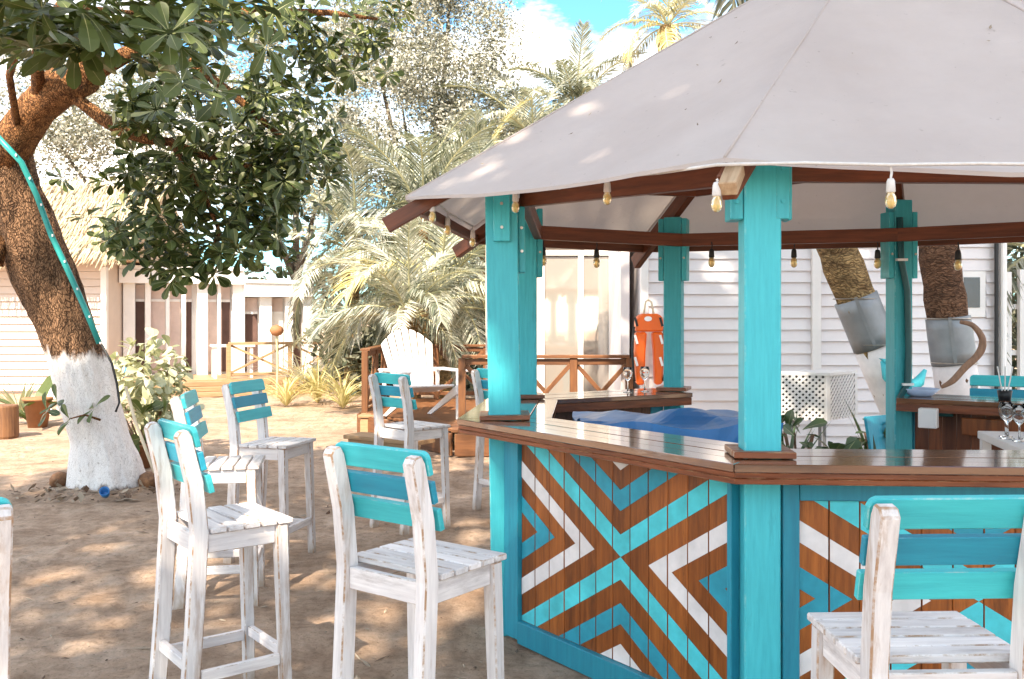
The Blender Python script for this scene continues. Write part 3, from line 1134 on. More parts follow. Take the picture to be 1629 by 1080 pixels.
stools = [
    (-1.20, 3.97, 38, 'whitewashed bar stool nearest the tree, standing alone at front left with legs cut by frame'),
    (-0.31, 3.30, 53, 'whitewashed bar stool in front of the left painted panel, its back to the viewer'),
    (1.055, 2.47, 92, 'whitewashed bar stool pulled up to the front counter at far right'),
    (-1.60, 6.36, -14, 'whitewashed bar stool turned side on, on the bright sand edge right of the plant bush'),
    (-1.655, 5.47, 10, 'whitewashed bar stool half hidden behind the tall front left stool'),
    (-0.77, 7.34, 45, 'small distant bar stool in front of the white garden armchair'),
    (0.0, 7.95, 40, 'bar stool mostly hidden behind the left corner post of the bar'),
    (-1.49, 2.30, 125, 'bar stool cut off by the left edge of the picture'),
    (3.50, 6.75, -120, 'bar stool behind the far right counter, only its back showing above it'),
]
proto = make_stool()
for k, (x, y, a, lb) in enumerate(stools):
    o = proto if k == 0 else copy_tree(proto)
    o.location = (x, y, -0.010)
    o.rotation_euler = (0, 0, radians(a))
    o['label'] = lb

# ---------------------------------------------------------------- palms: frond meshes
def frond_mesh(name, ln, rise, droop, mat, seed, pairs=46, leaf=0.55, hang=0.5, wid=0.019):
    """rachis leaves the origin along +x, rising by 'rise' (radians) and bending down by 'droop' over its length"""
    r = random.Random(seed)
    mb = MB()
    n = 14
    pts = [V((0, 0, 0))]
    el = rise
    for i in range(n):
        el -= droop / n * (0.5 + i / n)
        pts.append(pts[-1] + V((cos(el), 0, sin(el))) * ln / n)
    mb.tube(pts, [0.010 * (1 - i / (n + 1)) + 0.0022 for i in range(n + 1)], 5, True, 1)
    for k in range(pairs):
        t = 0.14 + 0.86 * k / (pairs - 1)
        f = t * n
        i = min(int(f), n - 1)
        p = pts[i].lerp(pts[i + 1], f - i)
        d = (pts[i + 1] - pts[i]).normalized()
        up = V((0, 1, 0)).cross(d) * -1
        if up.z < 0:
            up = -up
        l_ = leaf * (0.35 + 0.65 * sin(pi * min(1, (t * 0.86 + 0.12)))) * r.uniform(0.85, 1.12)
        for sy in (-1, 1):
            a = radians(r.uniform(42, 62)) * (1 - 0.35 * t)
            v = d * cos(a) + V((0, sy, 0)) * sin(a) + up * r.uniform(0.0, 0.22)
            v.normalize()
            m1 = p + v * l_ * 0.5
            v2 = (v + V((0, 0, -hang * r.uniform(0.7, 1.5)))).normalized()
            m2 = m1 + v2 * l_ * 0.55
            s = v.cross(up).normalized() * wid
            mb.add([p - s * 0.5, p + s * 0.5, m1 + s, m1 - s, m2], [(0, 1, 2, 3), (3, 2, 4)], 0)
    return mb.mesh(name, [mat, M['rachis']])


FR = {}
for key, mt in (('pale', 'frond'), ('green', 'frond_green'), ('yellow', 'frond_yellow')):
    FR[key] = [
        frond_mesh('frond', 1.0, radians(8), radians(75), M[mt], 3, 68, 0.27, 0.75, 0.0055),
        frond_mesh('frond', 1.0, radians(0), radians(95), M[mt], 5, 68, 0.30, 1.05, 0.0055),
        frond_mesh('frond', 1.0, radians(5), radians(55), M[mt], 8, 68, 0.27, 0.60, 0.0055)]


def palm(name, base, crown, r0, r1, flen, kinds, seed, label, group, nf=18, elmin=-25, elmax=75, bend=0.0, mat='palmbark', azr=None):
    r = random.Random(seed)
    base, crown = V(base), V(crown)
    root = empty(name, base, label, 'palm tree', group)
    mb = MB()
    n = 48
    pts, rad = [], []
    for i in range(n + 1):
        t = i / n
        p = base.lerp(crown, t) - base
        p += V((bend * sin(pi * t), 0, 0))
        pts.append(p)
        rad.append((r0 * (1 - t) + r1 * t) * (1.0 + 0.05 * (i % 3)) * (1.25 if i == 0 else 1))
    mb.tube(pts, rad, 10, True, 0, 0.06)
    mb.build('trunk', M[mat], root, True)
    for k in range(nf):
        az = k * 2.39996 + r.uniform(-0.3, 0.3)
        if azr:
            az = radians(r.uniform(*azr))
        t = (k + 0.5) / nf
        el = radians(elmax + (elmin - elmax) * t + r.uniform(-8, 8))
        me = r.choice(FR[r.choice(kinds)])
        o = link_mesh('frond', me, root, crown - base, None, flen * r.uniform(0.82, 1.1))
        o.rotation_euler = (r.uniform(-0.35, 0.35), -el, az)
    return root


GP = 'coconut palms behind the sandy yard'
def gpt(px, y):
    return V(((px - CXP) / FPX * y, y, 0))


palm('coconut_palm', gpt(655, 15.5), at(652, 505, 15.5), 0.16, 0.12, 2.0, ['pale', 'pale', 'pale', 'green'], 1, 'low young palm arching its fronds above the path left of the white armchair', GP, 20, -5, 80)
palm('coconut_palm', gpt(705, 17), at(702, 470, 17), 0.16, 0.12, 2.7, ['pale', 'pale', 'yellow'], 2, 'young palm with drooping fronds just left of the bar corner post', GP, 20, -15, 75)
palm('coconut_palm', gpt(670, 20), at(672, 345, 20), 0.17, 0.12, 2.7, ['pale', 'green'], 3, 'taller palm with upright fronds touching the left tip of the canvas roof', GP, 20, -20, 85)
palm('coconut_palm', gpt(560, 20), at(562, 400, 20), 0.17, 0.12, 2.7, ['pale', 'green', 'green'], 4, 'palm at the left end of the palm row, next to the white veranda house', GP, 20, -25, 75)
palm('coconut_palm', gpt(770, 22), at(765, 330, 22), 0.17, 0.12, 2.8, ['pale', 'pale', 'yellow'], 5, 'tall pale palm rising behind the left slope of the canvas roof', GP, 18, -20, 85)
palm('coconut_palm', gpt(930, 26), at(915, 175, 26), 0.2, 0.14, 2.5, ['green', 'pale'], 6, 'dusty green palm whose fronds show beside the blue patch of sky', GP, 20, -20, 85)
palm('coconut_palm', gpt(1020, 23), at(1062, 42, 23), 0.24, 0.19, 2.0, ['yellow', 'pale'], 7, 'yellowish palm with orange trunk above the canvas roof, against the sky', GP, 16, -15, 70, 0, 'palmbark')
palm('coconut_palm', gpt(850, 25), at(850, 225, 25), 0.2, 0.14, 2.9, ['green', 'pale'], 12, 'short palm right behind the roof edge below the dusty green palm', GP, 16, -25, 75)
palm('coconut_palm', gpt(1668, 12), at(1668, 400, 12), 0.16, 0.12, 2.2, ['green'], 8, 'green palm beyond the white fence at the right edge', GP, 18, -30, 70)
GR = 'leaning palms behind the bar'
palm('leaning_palm', at(1500, 700, 8.6) * 1.0 - V((0, 0, at(1500, 700, 8.6).z)), V((2.35, 8.7, 5.9)), 0.185, 0.15, 2.6, ['green'], 9, 'tan barked palm trunk leaning left behind the bar with a metal band', GR, 18, 0, 80, -0.37)
palm('leaning_palm', V((4.33, 8.9, 0)), V((3.55, 9.0, 6.2)), 0.185, 0.15, 2.6, ['green'], 10, 'dark barked palm trunk standing nearly upright at right with a metal band', GR, 18, 0, 80, 0, 'palmbark2')
R1b = V((at(1500, 700, 8.6).x, 8.6, 0)); R1t = V((2.35, 8.7, 5.9))
R2b = V((4.33, 8.9, 0)); R2t = V((3.55, 9.0, 6.2))


def along(b, t, z):
    f = (z - b.z) / (t.z - b.z)
    return b.lerp(t, f) + V(((-0.37 if t is R1t else 0.0) * sin(pi * f), 0, 0))


def rad_at(z, r0, r1, H):
    return (r0 + (r1 - r0) * z / H) * 1.06


for (b_, t_, r0, za, zb, H, lb) in ((R1b, R1t, 0.185, 1.36, 1.80, 5.9, 'grey sheet metal band wrapped round the tan leaning palm'), (R2b, R2t, 0.185, 1.18, 1.62, 6.2, 'grey sheet metal band wrapped round the dark upright palm')):
    mb = MB()
    r1 = 0.15
    zs = [za + (zb - za) * k / 4 for k in range(5)]
    mb.tube([along(b_, t_, z) for z in zs], [rad_at(z, r0, r1, H) + 0.012 for z in zs], 28, True, 0, 0.035)
    rg = mb.build('metal_band', M['metal'], None, True)
    tag(rg, lb, 'metal band', 'metal bands on palm trunks')
    ms_ = MB()
    sm = [along(b_, t_, z) + V((-0.35, -0.937, 0)) * (rad_at(z, r0, r1, H) + 0.013) for z in zs]
    for p_, q_ in zip(sm, sm[1:]):
        ms_.bar(p_, q_, 0.030, 0.004, (-0.35, -0.937, 0))
    ms_.build('seam', M['metal'], rg)
    for z in (za + 0.012, zb - 0.012):
        ms_ = MB()
        rr_ = rad_at(z, r0, r1, H) + 0.014
        ms_.tube([along(b_, t_, z) + V((cos(a_) * rr_, sin(a_) * rr_, 0)) for a_ in [k * pi / 12 for k in range(25)]], 0.006, 5, False)
        ms_.build('rim_wire', M['brass'], rg)
    mb = MB()
    zs = [0.0 + (za - 0.004) * k / 6 for k in range(7)]
    mb.tube([along(b_, t_, z) for z in zs], [rad_at(z, r0, r1, H) + 0.006 + (0.05 if k == 0 else 0) for k, z in enumerate(zs)], 20, True)
    for o in COL.objects:
        if o.name.startswith('leaning_palm') and (o.location - b_).length < 0.05:
            par = o
    w_ = mb.build('whitewash', M['palmwhite'], par, True)
    w_.location = -par.location

# driftwood hook at the right palm
mb = MB()
pp = [at(1528, 512, 8.6), at(1548, 518, 8.52), at(1563, 540, 8.5), at(1558, 562, 8.5), at(1535, 585, 8.5), at(1515, 606, 8.5), at(1497, 616, 8.52)]
ppc, prr = smooth(pp, [0.018, 0.026, 0.03, 0.034, 0.032, 0.028, 0.014], 5)
mb.tube(ppc, prr, 10, True, 0, 0.25)
tag(mb.build('driftwood_branch', M['driftwood'], None, True), 'curved brown driftwood branch hooked round the right palm trunk', 'branch')

# ---------------------------------------------------------------- the near tree
def leaf_mesh(name, mat, r, fold=0.18, curl=0.12):
    """obovate leaf along +x, length 1"""
    prof = [(0.0, 0.012), (0.22, 0.075), (0.5, 0.17), (0.74, 0.235), (0.9, 0.19), (1.0, 0.05)]
    mb = MB()
    vs = []
    for x, w in prof:
        z = -curl * x * x
        m_ = 0.013 * (1.1 - x)
        vs += [V((x, -w, z + fold * w)), V((x, -m_, z)), V((x, m_, z)), V((x, w, z + fold * w))]
    fs = []
    for i in range(len(prof) - 1):
        a = i * 4
        fs += [(a, a + 4, a + 5, a + 1), (a + 2, a + 6, a + 7, a + 3)]
    mb.add(vs, fs)
    mb.add(vs, [(i * 4 + 1, i * 4 + 5, i * 4 + 6, i * 4 + 2) for i in range(len(prof) - 1)], 1)
    return mb


TREE = V((-3.79, 8.8, 0))
tree = empty('sea_almond_tree', TREE, 'big leaning tree at left with whitewashed trunk foot and large dark leaves', 'tree')
tp = [at(172, 800, 8.8), at(170, 770, 8.8), at(160, 700, 8.8), at(140, 630, 8.78), at(118, 560, 8.75), at(82, 470, 8.7), at(48, 380, 8.6), at(22, 300, 8.5), at(10, 240, 8.4)]
tr_ = [0.41, 0.325, 0.262, 0.247, 0.245, 0.262, 0.258, 0.23, 0.20]
tp2, tr2 = [], []
for i in range(len(tp) - 1):
    for k in range(5):
        t = k / 5
        tp2.append(tp[i].lerp(tp[i + 1], t) - TREE)
        tr2.append(tr_[i] + (tr_[i + 1] - tr_[i]) * t)
tp2.append(tp[-1] - TREE)
tr2.append(tr_[-1])
mb = MB()
mb.tube(tp2, tr2, 64, True, 0, 0.16)
NRING = len(tp2)
# buttress flare
mb2 = []
for idx in range(len(mb.v)):
    v = V(mb.v[idx])
    i = idx // 64
    k = idx % 64
    if i < 12:
        fl = (1 - i / 12) ** 2
        c = tp2[i]
        rr = 1 + fl * 0.22 * max(0, noise.noise(V((cos(k / 64 * 6.283) * 1.6, sin(k / 64 * 6.283) * 1.6, 3.3))) + 0.25)
        v = c + (v - c) * rr
    if i > 0:
        c = tp2[i]
        dirv = (v - c)
        th = atan2(dirv.y, dirv.x)
        q = V((cos(th) * 3.2, sin(th) * 3.2, c.z * 0.9))
        v = v + dirv * (0.10 * (abs(noise.noise(q * 1.5)) - 0.25) + 0.05 * noise.noise(V((cos(th) * 7, sin(th) * 7, c.z * 5))))
    mb2.append(tuple(v))
mb.v = mb2
trunk = mb.build('trunk', M['bark'], tree, True)
mb = MB()
bp = [at(8, 250, 8.4), at(28, 215, 8.3), at(62, 170, 8.15), at(98, 138, 8.0), at(138, 122, 7.8)]
mb.tube([p - TREE for p in bp], [0.19, 0.175, 0.16, 0.17, 0.125], 16, True, 0, 0.2)
mb.build('branch', M['bark_branch'], tree, True)


def limb(pts, r0, r1, seg=8):
    mb = MB()
    n = len(pts)
    mb.tube([V(p) - TREE for p in pts], [r0 + (r1 - r0) * i / (n - 1) for i in range(n)], seg, True, 0, 0.25)
    mb.build('branch', M['bark_branch'], tree, True)


limb([at(100, 140, 8.0), at(130, 162, 7.9), at(165, 190, 7.85), at(200, 212, 7.8), at(235, 222, 7.8), at(272, 226, 7.9), at(330, 250, 8.0)], 0.062, 0.03)
limb([at(272, 226, 7.9), at(320, 300, 7.9), at(350, 370, 7.9), at(320, 420, 7.8)], 0.03, 0.01, 6)
limb([at(62, 165, 8.1), at(60, 90, 7.6), at(90, 20, 7.0), at(140, -60, 6.4)], 0.06, 0.03)
limb([at(30, 215, 8.3), at(15, 120, 7.4), at(40, 40, 6.2), at(110, 10, 5.2), at(210, 20, 4.9)], 0.035, 0.012)
limb([at(135, 122, 7.8), at(250, 60, 8.0), at(390, 20, 8.3), at(520, 20, 8.5), at(600, 30, 8.8)], 0.08, 0.012)
limb([at(250, 60, 8.0), at(370, 150, 8.0), at(450, 220, 8.2), at(500, 260, 8.3)], 0.045, 0.01, 6)
limb([at(330, 250, 8.0), at(420, 270, 8.1), at(470, 300, 8.2)], 0.03, 0.01, 6)
limb([at(18, 300, 8.5), at(0, 420, 8.35), at(-30, 380, 8.1)], 0.05, 0.03, 6)
# thin hanging twigs and a sucker at the foot
limb([at(160, 668, 8.5), at(135, 660, 8.43), at(112, 666, 8.35)], 0.012, 0.006, 5)

BLOBS = [  # px, py, depth, rx, ry (px), rz (m), rosettes
    (150, 70, 4.9, 190, 75, 0.7, 36), (20, 130, 4.6, 70, 80, 0.5, 11), (280, 60, 5.6, 110, 75, 0.6, 24), (60, 10, 4.6, 140, 40, 0.6, 16),
    (250, 190, 7.6, 140, 70, 0.8, 44), (390, 225, 8.0, 115, 65, 0.8, 40), (440, 150, 8.4, 90, 70, 0.7, 30), (330, 310, 8.0, 115, 60, 0.8, 44),
    (235, 290, 8.2, 85, 60, 0.7, 26), (460, 275, 8.4, 80, 60, 0.6, 24), (385, 385, 8.0, 75, 42, 0.6, 24), (280, 390, 8.0, 75, 42, 0.6, 24),
    (185, 370, 8.1, 42, 26, 0.4, 8), (300, 432, 7.8, 30, 16, 0.3, 5), (520, 60, 8.8, 95, 65, 0.8, 30), (440, 50, 8.4, 75, 50, 0.8, 24),
    (600, 40, 9.2, 40, 55, 0.5, 10), (110, 265, 8.3, 40, 22, 0.4, 6), (420, 330, 8.1, 60, 40, 0.5, 14), (160, 150, 7.4, 80, 40, 0.6, 18), (520, 250, 8.7, 40, 40, 0.4, 8),
    (330, 130, 8.3, 40, 25, 0.4, 6), (300, 20, 7.4, 160, 50, 0.8, 30), (60, 90, 6.2, 90, 70, 0.6, 20)]
LEAFV = [leaf_mesh('leaf', None, rnd, f, c).mesh('leaf', [M['leaf'], M['midrib']]) for f, c in ((0.15, 0.1), (0.35, 0.2), (0.05, 0.38), (0.25, -0.12), (0.5, 0.05), (-0.12, 0.25), (0.2, 0.55))]
leaves = []
r = random.Random(21)


def rosette(p, out_, size, n, acc):
    out_ = out_.normalized()
    a = out_.cross(V((0.3, 0.2, 0.9))).normalized()
    b2 = out_.cross(a)
    ph = r.random() * 6.28
    for k in range(n):
        t = ph + k * 2 * pi / n + r.uniform(-0.3, 0.3)
        tilt = r.uniform(0.05, 0.75)
        d = (a * cos(t) + b2 * sin(t)) * cos(tilt) + out_ * sin(tilt)
        d += V((0, 0, -0.25))
        d.normalize()
        up = (out_ + V((0, 0, 0.25))).normalized()
        s = up.cross(d)
        if s.length < 1e-3:
            continue
        s.normalize()
        u = d.cross(s)
        acc.append((p + d * 0.02, Matrix((d, s, u)).transposed(), size * r.uniform(0.75, 1.15)))


for bx, by, bd, rx, ry, rz_, n in BLOBS:
    c = at(bx, by, bd)
    k_ = bd / FPX
    for _ in range(n if bd < 7 else int(n * 1.45)):
        while True:
            q = V((r.uniform(-1, 1), r.uniform(-1, 1), r.uniform(-1, 1)))
            q = V((r.gauss(0, 0.52), r.gauss(0, 0.5), r.gauss(0, 0.52)))
            if q.length < 1.5:
                break
        p = c + V((q.x * rx * k_, q.y * rz_, q.z * ry * k_))
        # a gap of sky between the upper boughs
        sx_ = CXP + p.x / p.y * FPX
        sy_ = YH - (p.z - HC) / p.y * FPX
        if sx_ < 175 and 105 < sy_ < 275 and p.y < 8.6:
            continue
        if 330 < sx_ < 430 and 78 < sy_ < 125:
            continue
        if 60 < sx_ < 160 and 270 < sy_ < 400 and bd > 7 and r.random() < 0.7:
            continue
        o_ = V((q.x * 0.5 + r.uniform(-0.4, 0.4), -0.25 + r.uniform(-0.5, 0.4), 0.45 + q.z * 0.5 + r.uniform(-0.3, 0.3)))
        rosette(p, o_, r.uniform(0.15, 0.20) if bd < 7 else r.uniform(0.115, 0.165), r.choice((6, 7, 8, 9)), leaves)
# the suckers with leaves at the trunk's foot
for px, py, d_ in ((112, 668, 8.3), (75, 655, 8.3), (90, 640, 8.35), (150, 650, 8.45)):
    rosette(at(px, py, d_), V((-0.5, -0.6, 0.3)), 0.17, 4, leaves)
leaves.sort(key=lambda t: (t[0] - camo.location).length)
def in_view(p):
    sx_ = CXP + p.x / p.y * FPX
    sy_ = YH - (p.z - HC) / p.y * FPX
    return p.y > 0.5 and 5 < sx_ < 1620 and 5 < sy_ < 1070
singles, rest = [], []
for lf in leaves:
    (singles if in_view(lf[0]) and len(singles) < 298 else rest).append(lf)
for p, R, s in singles:
    o = link_mesh('leaf', r.choice(LEAFV), tree)
    o.matrix_local = Matrix.Translation(p - TREE) @ R.to_4x4() @ Matrix.Scale(s, 4)
mb = MB()
tm = [leaf_mesh('leaf', None, rnd, f, c) for f, c in ((0.15, 0.1), (0.35, 0.2), (0.05, 0.38), (0.25, -0.12), (0.5, 0.05), (-0.12, 0.25), (0.2, 0.55))]
for p, R, s in rest:
    t_ = r.choice(tm)
    o_n = len(mb.f)
    mb.add([(R @ (V(v) * s)) + p - TREE for v in t_.v], t_.f)
    mb.m[o_n:] = t_.m
stuff(mb.build('foliage', [M['leaf'], M['midrib']], tree))

# light tube tied along the trunk, ropes and cords at its right side
mb = MB()
tb = [at(-6, 215, 8.05), at(34, 258, 8.15), at(58, 310, 8.25), at(82, 375, 8.32), at(108, 430, 8.36), at(135, 490, 8.4), at(158, 546, 8.44)]
mb.tube(tb, 0.026, 8)
rt = mb.build('light_tube', M['tube'], None, True)
tag(rt, 'teal light tube tied along the right side of the leaning trunk', 'light tube')
mb = MB()
for k in range(9):
    t = k / 8 * (len(tb) - 1.01)
    i = int(t)
    p = tb[i].lerp(tb[i + 1], t - i)
    mb.box(p + V((0.02, -0.022, 0)), (0.011, 0.011, 0.02))
mb.build('clip', M['plastic'], rt)
mb = MB()
mb.tube([at(162, 548, 8.4), at(178, 578, 8.42), at(186, 610, 8.45), at(190, 640, 8.46), at(184, 655, 8.42)], 0.011, 6)
tag(mb.build('black_cord', M['black'], None, True), 'black cord hanging down the whitewashed trunk from the teal tube', 'cord')
mb = MB()
mb.tube([at(200, 615, 8.5), at(215, 670, 8.4), at(232, 715, 8.3), at(246, 752, 8.25)], 0.014, 6)
tag(mb.build('guy_rope', M['rope'], None, True), 'pale rope running from the whitewashed trunk down to the sand', 'rope')
# small things round the foot
mb = MB()
mb.lathe([(0.0, 0.0), (0.045, 0.0), (0.058, 0.10), (0.050, 0.10), (0.040, 0.012), (0.0, 0.012)], (0, 0, 0), 12)
o = mb.build('cup', M['tarp'], None, True, 0, at(168, 792, 8.2) * 1.0)
o.location.z = sand_h(o.location.x, o.location.y)
o.rotation_euler = (0.9, 0.3, 0)
o.scale = (0.75, 0.75, 0.75)
o.location.z += 0.05
tag(o, 'small blue cup lying at the foot of the whitewashed tree', 'cup')
mb = MB()
for k in range(150):
    a = r.uniform(-2.8, 0.1)
    d_ = r.uniform(0.36, 0.75)
    p = TREE + V((cos(a) * d_ * 1.15, sin(a) * d_, 0))
    p.z = sand_h(p.x, p.y) + 0.01
    ln = r.uniform(0.03, 0.10)
    dd = V((r.uniform(-1, 1), r.uniform(-1, 1), r.uniform(0.0, 0.7))).normalized()
    ss = dd.cross(V((0, 0, 1))).normalized() * ln * 0.35
    mb.add([p, p + dd * ln * 0.5 + ss, p + dd * ln, p + dd * ln * 0.5 - ss], [(0, 1, 2, 3)])
stuff(mb.build('dry_leaves', M['litter']))
# coconut husks and stones by the trunk
for k, (px, py, lb) in enumerate(((96, 775, 'reddish coconut husk left of the whitewashed trunk foot'), (236, 762, 'brown coconut husk right of the whitewashed trunk foot'))):
    mb = MB()
    mb.lathe([(0.0, -0.11), (0.06, -0.09), (0.09, -0.03), (0.092, 0.03), (0.06, 0.10), (0.0, 0.13)], (0, 0, 0), 10)
    o = mb.build('coconut_husk', M['log'], None, True, 0, at(px, py, 8.75))
    o.location.z = sand_h(o.location.x, o.location.y) + 0.035
    o.rotation_euler = (1.3, 0.2, 0.7 * k)
    tag(o, lb, 'coconut', 'coconut husks by the tree')

# cut log seat at left edge
mb = MB()
mb.lathe([(0.0, 0.0), (0.19, 0.0), (0.2, 0.03), (0.195, 0.42), (0.185, 0.44), (0.0, 0.445)], (0, 0, 0), 18)
o = mb.build('log_stool', M['log'], None, False, 0.0, V((-6.86, 12.7, 0)))
tag(o, 'upright cut log standing on the sand at the left edge', 'log')

# ---------------------------------------------------------------- bushes and low plants
def leaf_cloud(center, rad3, n, size, rr, up=0.4):
    """broad leaves through an ellipsoid, denser towards its skin"""
    out_ = []
    for _ in range(n):
        while True:
            q = V((rr.uniform(-1, 1), rr.uniform(-1, 1), rr.uniform(-1, 1)))
            if 0.35 < q.length < 1:
                break
        p = V(center) + V((q.x * rad3[0], q.y * rad3[1], q.z * rad3[2]))
        d = (q.normalized() * 0.7 + V((rr.uniform(-0.6, 0.6), rr.uniform(-0.6, 0.6), rr.uniform(-0.7, 0.3)))).normalized()
        u = (V((0, 0, 1)) * up + q.normalized() + V((rr.uniform(-0.5, 0.5), rr.uniform(-0.5, 0.5), 0))).normalized()
        s = u.cross(d)
        if s.length < 1e-3:
            continue
        s.normalize()
        u = d.cross(s)
        out_.append((p, Matrix((d, s, u)).transposed(), size * rr.uniform(0.7, 1.25)))
    return out_


def bush(name, base, clouds, matkey, label, cat, size, n_single, seed, pot=None, group=None):
    rr = random.Random(seed)
    base = V(base)
    root = empty(name, base, label, cat, group)
    me = [leaf_mesh('leaf', None, rnd, f, c).mesh('leaf', [M[matkey], M['midrib']]) for f, c in ((0.15, 0.1), (0.3, 0.25))]
    tmx = [leaf_mesh('leaf', None, rnd, f, c) for f, c in ((0.15, 0.1), (0.3, 0.25))]
    lv = []
    for c, rad3, n in clouds:
        lv += leaf_cloud(c, rad3, n, size, rr)
    lv.sort(key=lambda t: t[0].y)
    mb = MB()
    for i, (p, R, s) in enumerate(lv):
        if i < n_single:
            o = link_mesh('leaf', rr.choice(me), root)
            o.matrix_local = Matrix.Translation(p) @ R.to_4x4() @ Matrix.Diagonal((s, s * 1.35, s, 1))
        else:
            t_ = rr.choice(tmx)
            o_n = len(mb.f)
            mb.add([(R @ V((v[0] * s, v[1] * s * 1.35, v[2] * s))) + p for v in t_.v], t_.f)
            mb.m[o_n:] = t_.m
    if mb.v:
        stuff(mb.build('foliage', [M[matkey], M['midrib']], root))
    mb = MB()
    for k in range(5):
        c = clouds[k % len(clouds)][0]
        e = V(c) + V((rr.uniform(-0.2, 0.2), rr.uniform(-0.2, 0.2), 0.1))
        mb.tube([V((rr.uniform(-0.05, 0.05), 0, 0)), e * 0.5 + V((0.03, 0, 0.05)), e], [0.02, 0.014, 0.008], 5)
    mb.build('stem', M['driftwood'], root)
    if pot:
        mb = MB()
        rp_, hp = pot
        mb.lathe([(0, 0), (rp_ * 0.75, 0), (rp_, hp * 0.9), (rp_ * 1.08, hp * 0.9), (rp_ * 1.08, hp), (rp_ * 0.9, hp), (rp_ * 0.88, hp * 0.85), (0, hp * 0.85)], (0, 0, 0), 18)
        mb.build('pot', M['terracotta'], root, True)
    return root


bush('broad_leaf_bush', gpt(238, 11.0), [((0.0, 0, 0.95), (0.42, 0.38, 0.42), 250), ((-0.12, 0, 0.52), (0.36, 0.34, 0.30), 130), ((0.2, 0, 0.62), (0.3, 0.3, 0.3), 100)], 'bushleaf', 'pale broad leaved bush right of the whitewashed trunk', 'bush', 0.145, 240, 31)
o = bush('potted_plant', gpt(222, 10.2), [((0, 0, 0.42), (0.30, 0.28, 0.22), 46)], 'leaf', 'dark leafy plant in terracotta pot just right of the whitewashed trunk', 'potted plant', 0.22, 60, 32, (0.16, 0.26))


def spiky(name, base, n, ln, wid, matkey, label, cat, seed, el=(35, 85), group=None, curl=0.35):
    rr = random.Random(seed)
    root = empty(name, base, label, cat, group)
    for k in range(n):
        az = rr.uniform(0, 6.283)
        e = radians(rr.uniform(*el))
        l_ = ln * rr.uniform(0.7, 1.1)
        mb = MB()
        pts = []
        p = V((0, 0, 0.02))
        m_ = 5
        vs = []
        for i in range(m_ + 1):
            t = i / m_
            w = wid * (0.7 + 0.6 * t if t < 0.5 else 2 * (1 - t) + 0.02)
            d = V((cos(az) * cos(e), sin(az) * cos(e), sin(e)))
            s = V((-sin(az), cos(az), 0))
            vs += [p - s * w, p - V((0, 0, w * 0.4)), p + s * w]
            p = p + d * l_ / m_
            e -= curl / m_
        fs = []
        for i in range(m_):
            a = i * 3
            fs += [(a, a + 3, a + 4, a + 1), (a + 1, a + 4, a + 5, a + 2)]
        mb.add(vs, fs)
        mb.build('leaf', M[matkey], root)
    return root


spiky('agave_plant', gpt(32, 15.2), 22, 0.75, 0.035, 'bushleaf', 'spiky agave at the left edge by the cream siding', 'plant', 41)
spiky('banana_plant', gpt(52, 14.3), 7, 1.35, 0.11, 'leaf', 'dark broad bladed plant left of the trunk', 'plant', 42, (40, 80), None, 1.1)
spiky('dracaena_plant', gpt(180, 13.5), 26, 1.35, 0.03, 'bushleaf', 'tall thin leaved plant between trunk and veranda', 'plant', 43, (50, 88))
mb = MB()
mb.lathe([(0, 0), (0.13, 0), (0.19, 0.40), (0.21, 0.40), (0.21, 0.44), (0.16, 0.44), (0, 0.38)], (0, 0, 0), 16)
tag(mb.build('planter_pot', M['terracotta'], None, True, 0, gpt(60, 13.9)), 'tall terracotta pot left of the whitewashed trunk', 'pot')
GY = 'yellow green plants along the veranda steps'
for k, (px, y, sz, n, lb) in enumerate(((455, 17.0, 0.95, 26, 'yellowish spray plant closest to the veranda steps'), (505, 17.6, 1.2, 30, 'largest yellow spray plant, mid way between steps and deck'), (545, 16.6, 1.0, 26, 'yellow spray plant next to the timber deck rail'), (480, 20.5, 1.6, 24, 'taller pale grass plant at the right end of the veranda'))):
    spiky('yellow_plant', gpt(px, y), n * 3, sz, 0.013, 'frond_yellow' if k != 3 else 'frond', lb, 'plant', 50 + k, (40, 88), GY, 1.5)
# orange lantern-like bloom on a stalk
root = empty('flower_stalk', gpt(440, 19.0), 'orange bloom on a tall stalk at the end of the veranda railing', 'flower')
mb = MB(); mb.tube([V((0, 0, 0)), V((0.02, 0, 0.6)), V((0, 0, 1.28))], 0.02, 6); mb.build('stalk', M['rachis'], root)
mb = MB(); mb.lathe([(0, 0), (0.10, 0.03), (0.15, 0.12), (0.11, 0.2), (0, 0.24)], (0, 0, 1.24), 10); mb.build('bloom', M['terracotta'], root, True)

# ---------------------------------------------------------------- trees and thicket far behind
def leaf_mass(mb, c, rad3, n, size, rr, off=V((0, 0, 0)), clumps=24, cl=0.33):
    cs = []
    for _ in range(clumps):
        while True:
            q = V((rr.uniform(-1, 1), rr.uniform(-1, 1), rr.uniform(-1, 1)))
            if 0.3 < q.length < 1:
                break
        cs.append(q)
    for _ in range(n):
        q = rr.choice(cs) + V((rr.gauss(0, 1), rr.gauss(0, 1), rr.gauss(0, 1))) * cl * 0.55
        p = V(c) + V((q.x * rad3[0], q.y * rad3[1], q.z * rad3[2])) - off
        d = V((rr.gauss(0, 1), rr.gauss(0, 1), rr.gauss(0, 0.7))).normalized()
        u = V((rr.gauss(0, 0.8), rr.gauss(0, 0.8) - 0.3, rr.gauss(0.5, 0.8))).normalized()
        s = u.cross(d)
        if s.length < 1e-3:
            continue
        s.normalize()
        l_ = size * rr.uniform(0.6, 1.3)
        w = l_ * 0.27
        mb.add([p, p + d * l_ * 0.55 + s * w, p + d * l_, p + d * l_ * 0.55 - s * w], [(0, 1, 2, 3)])


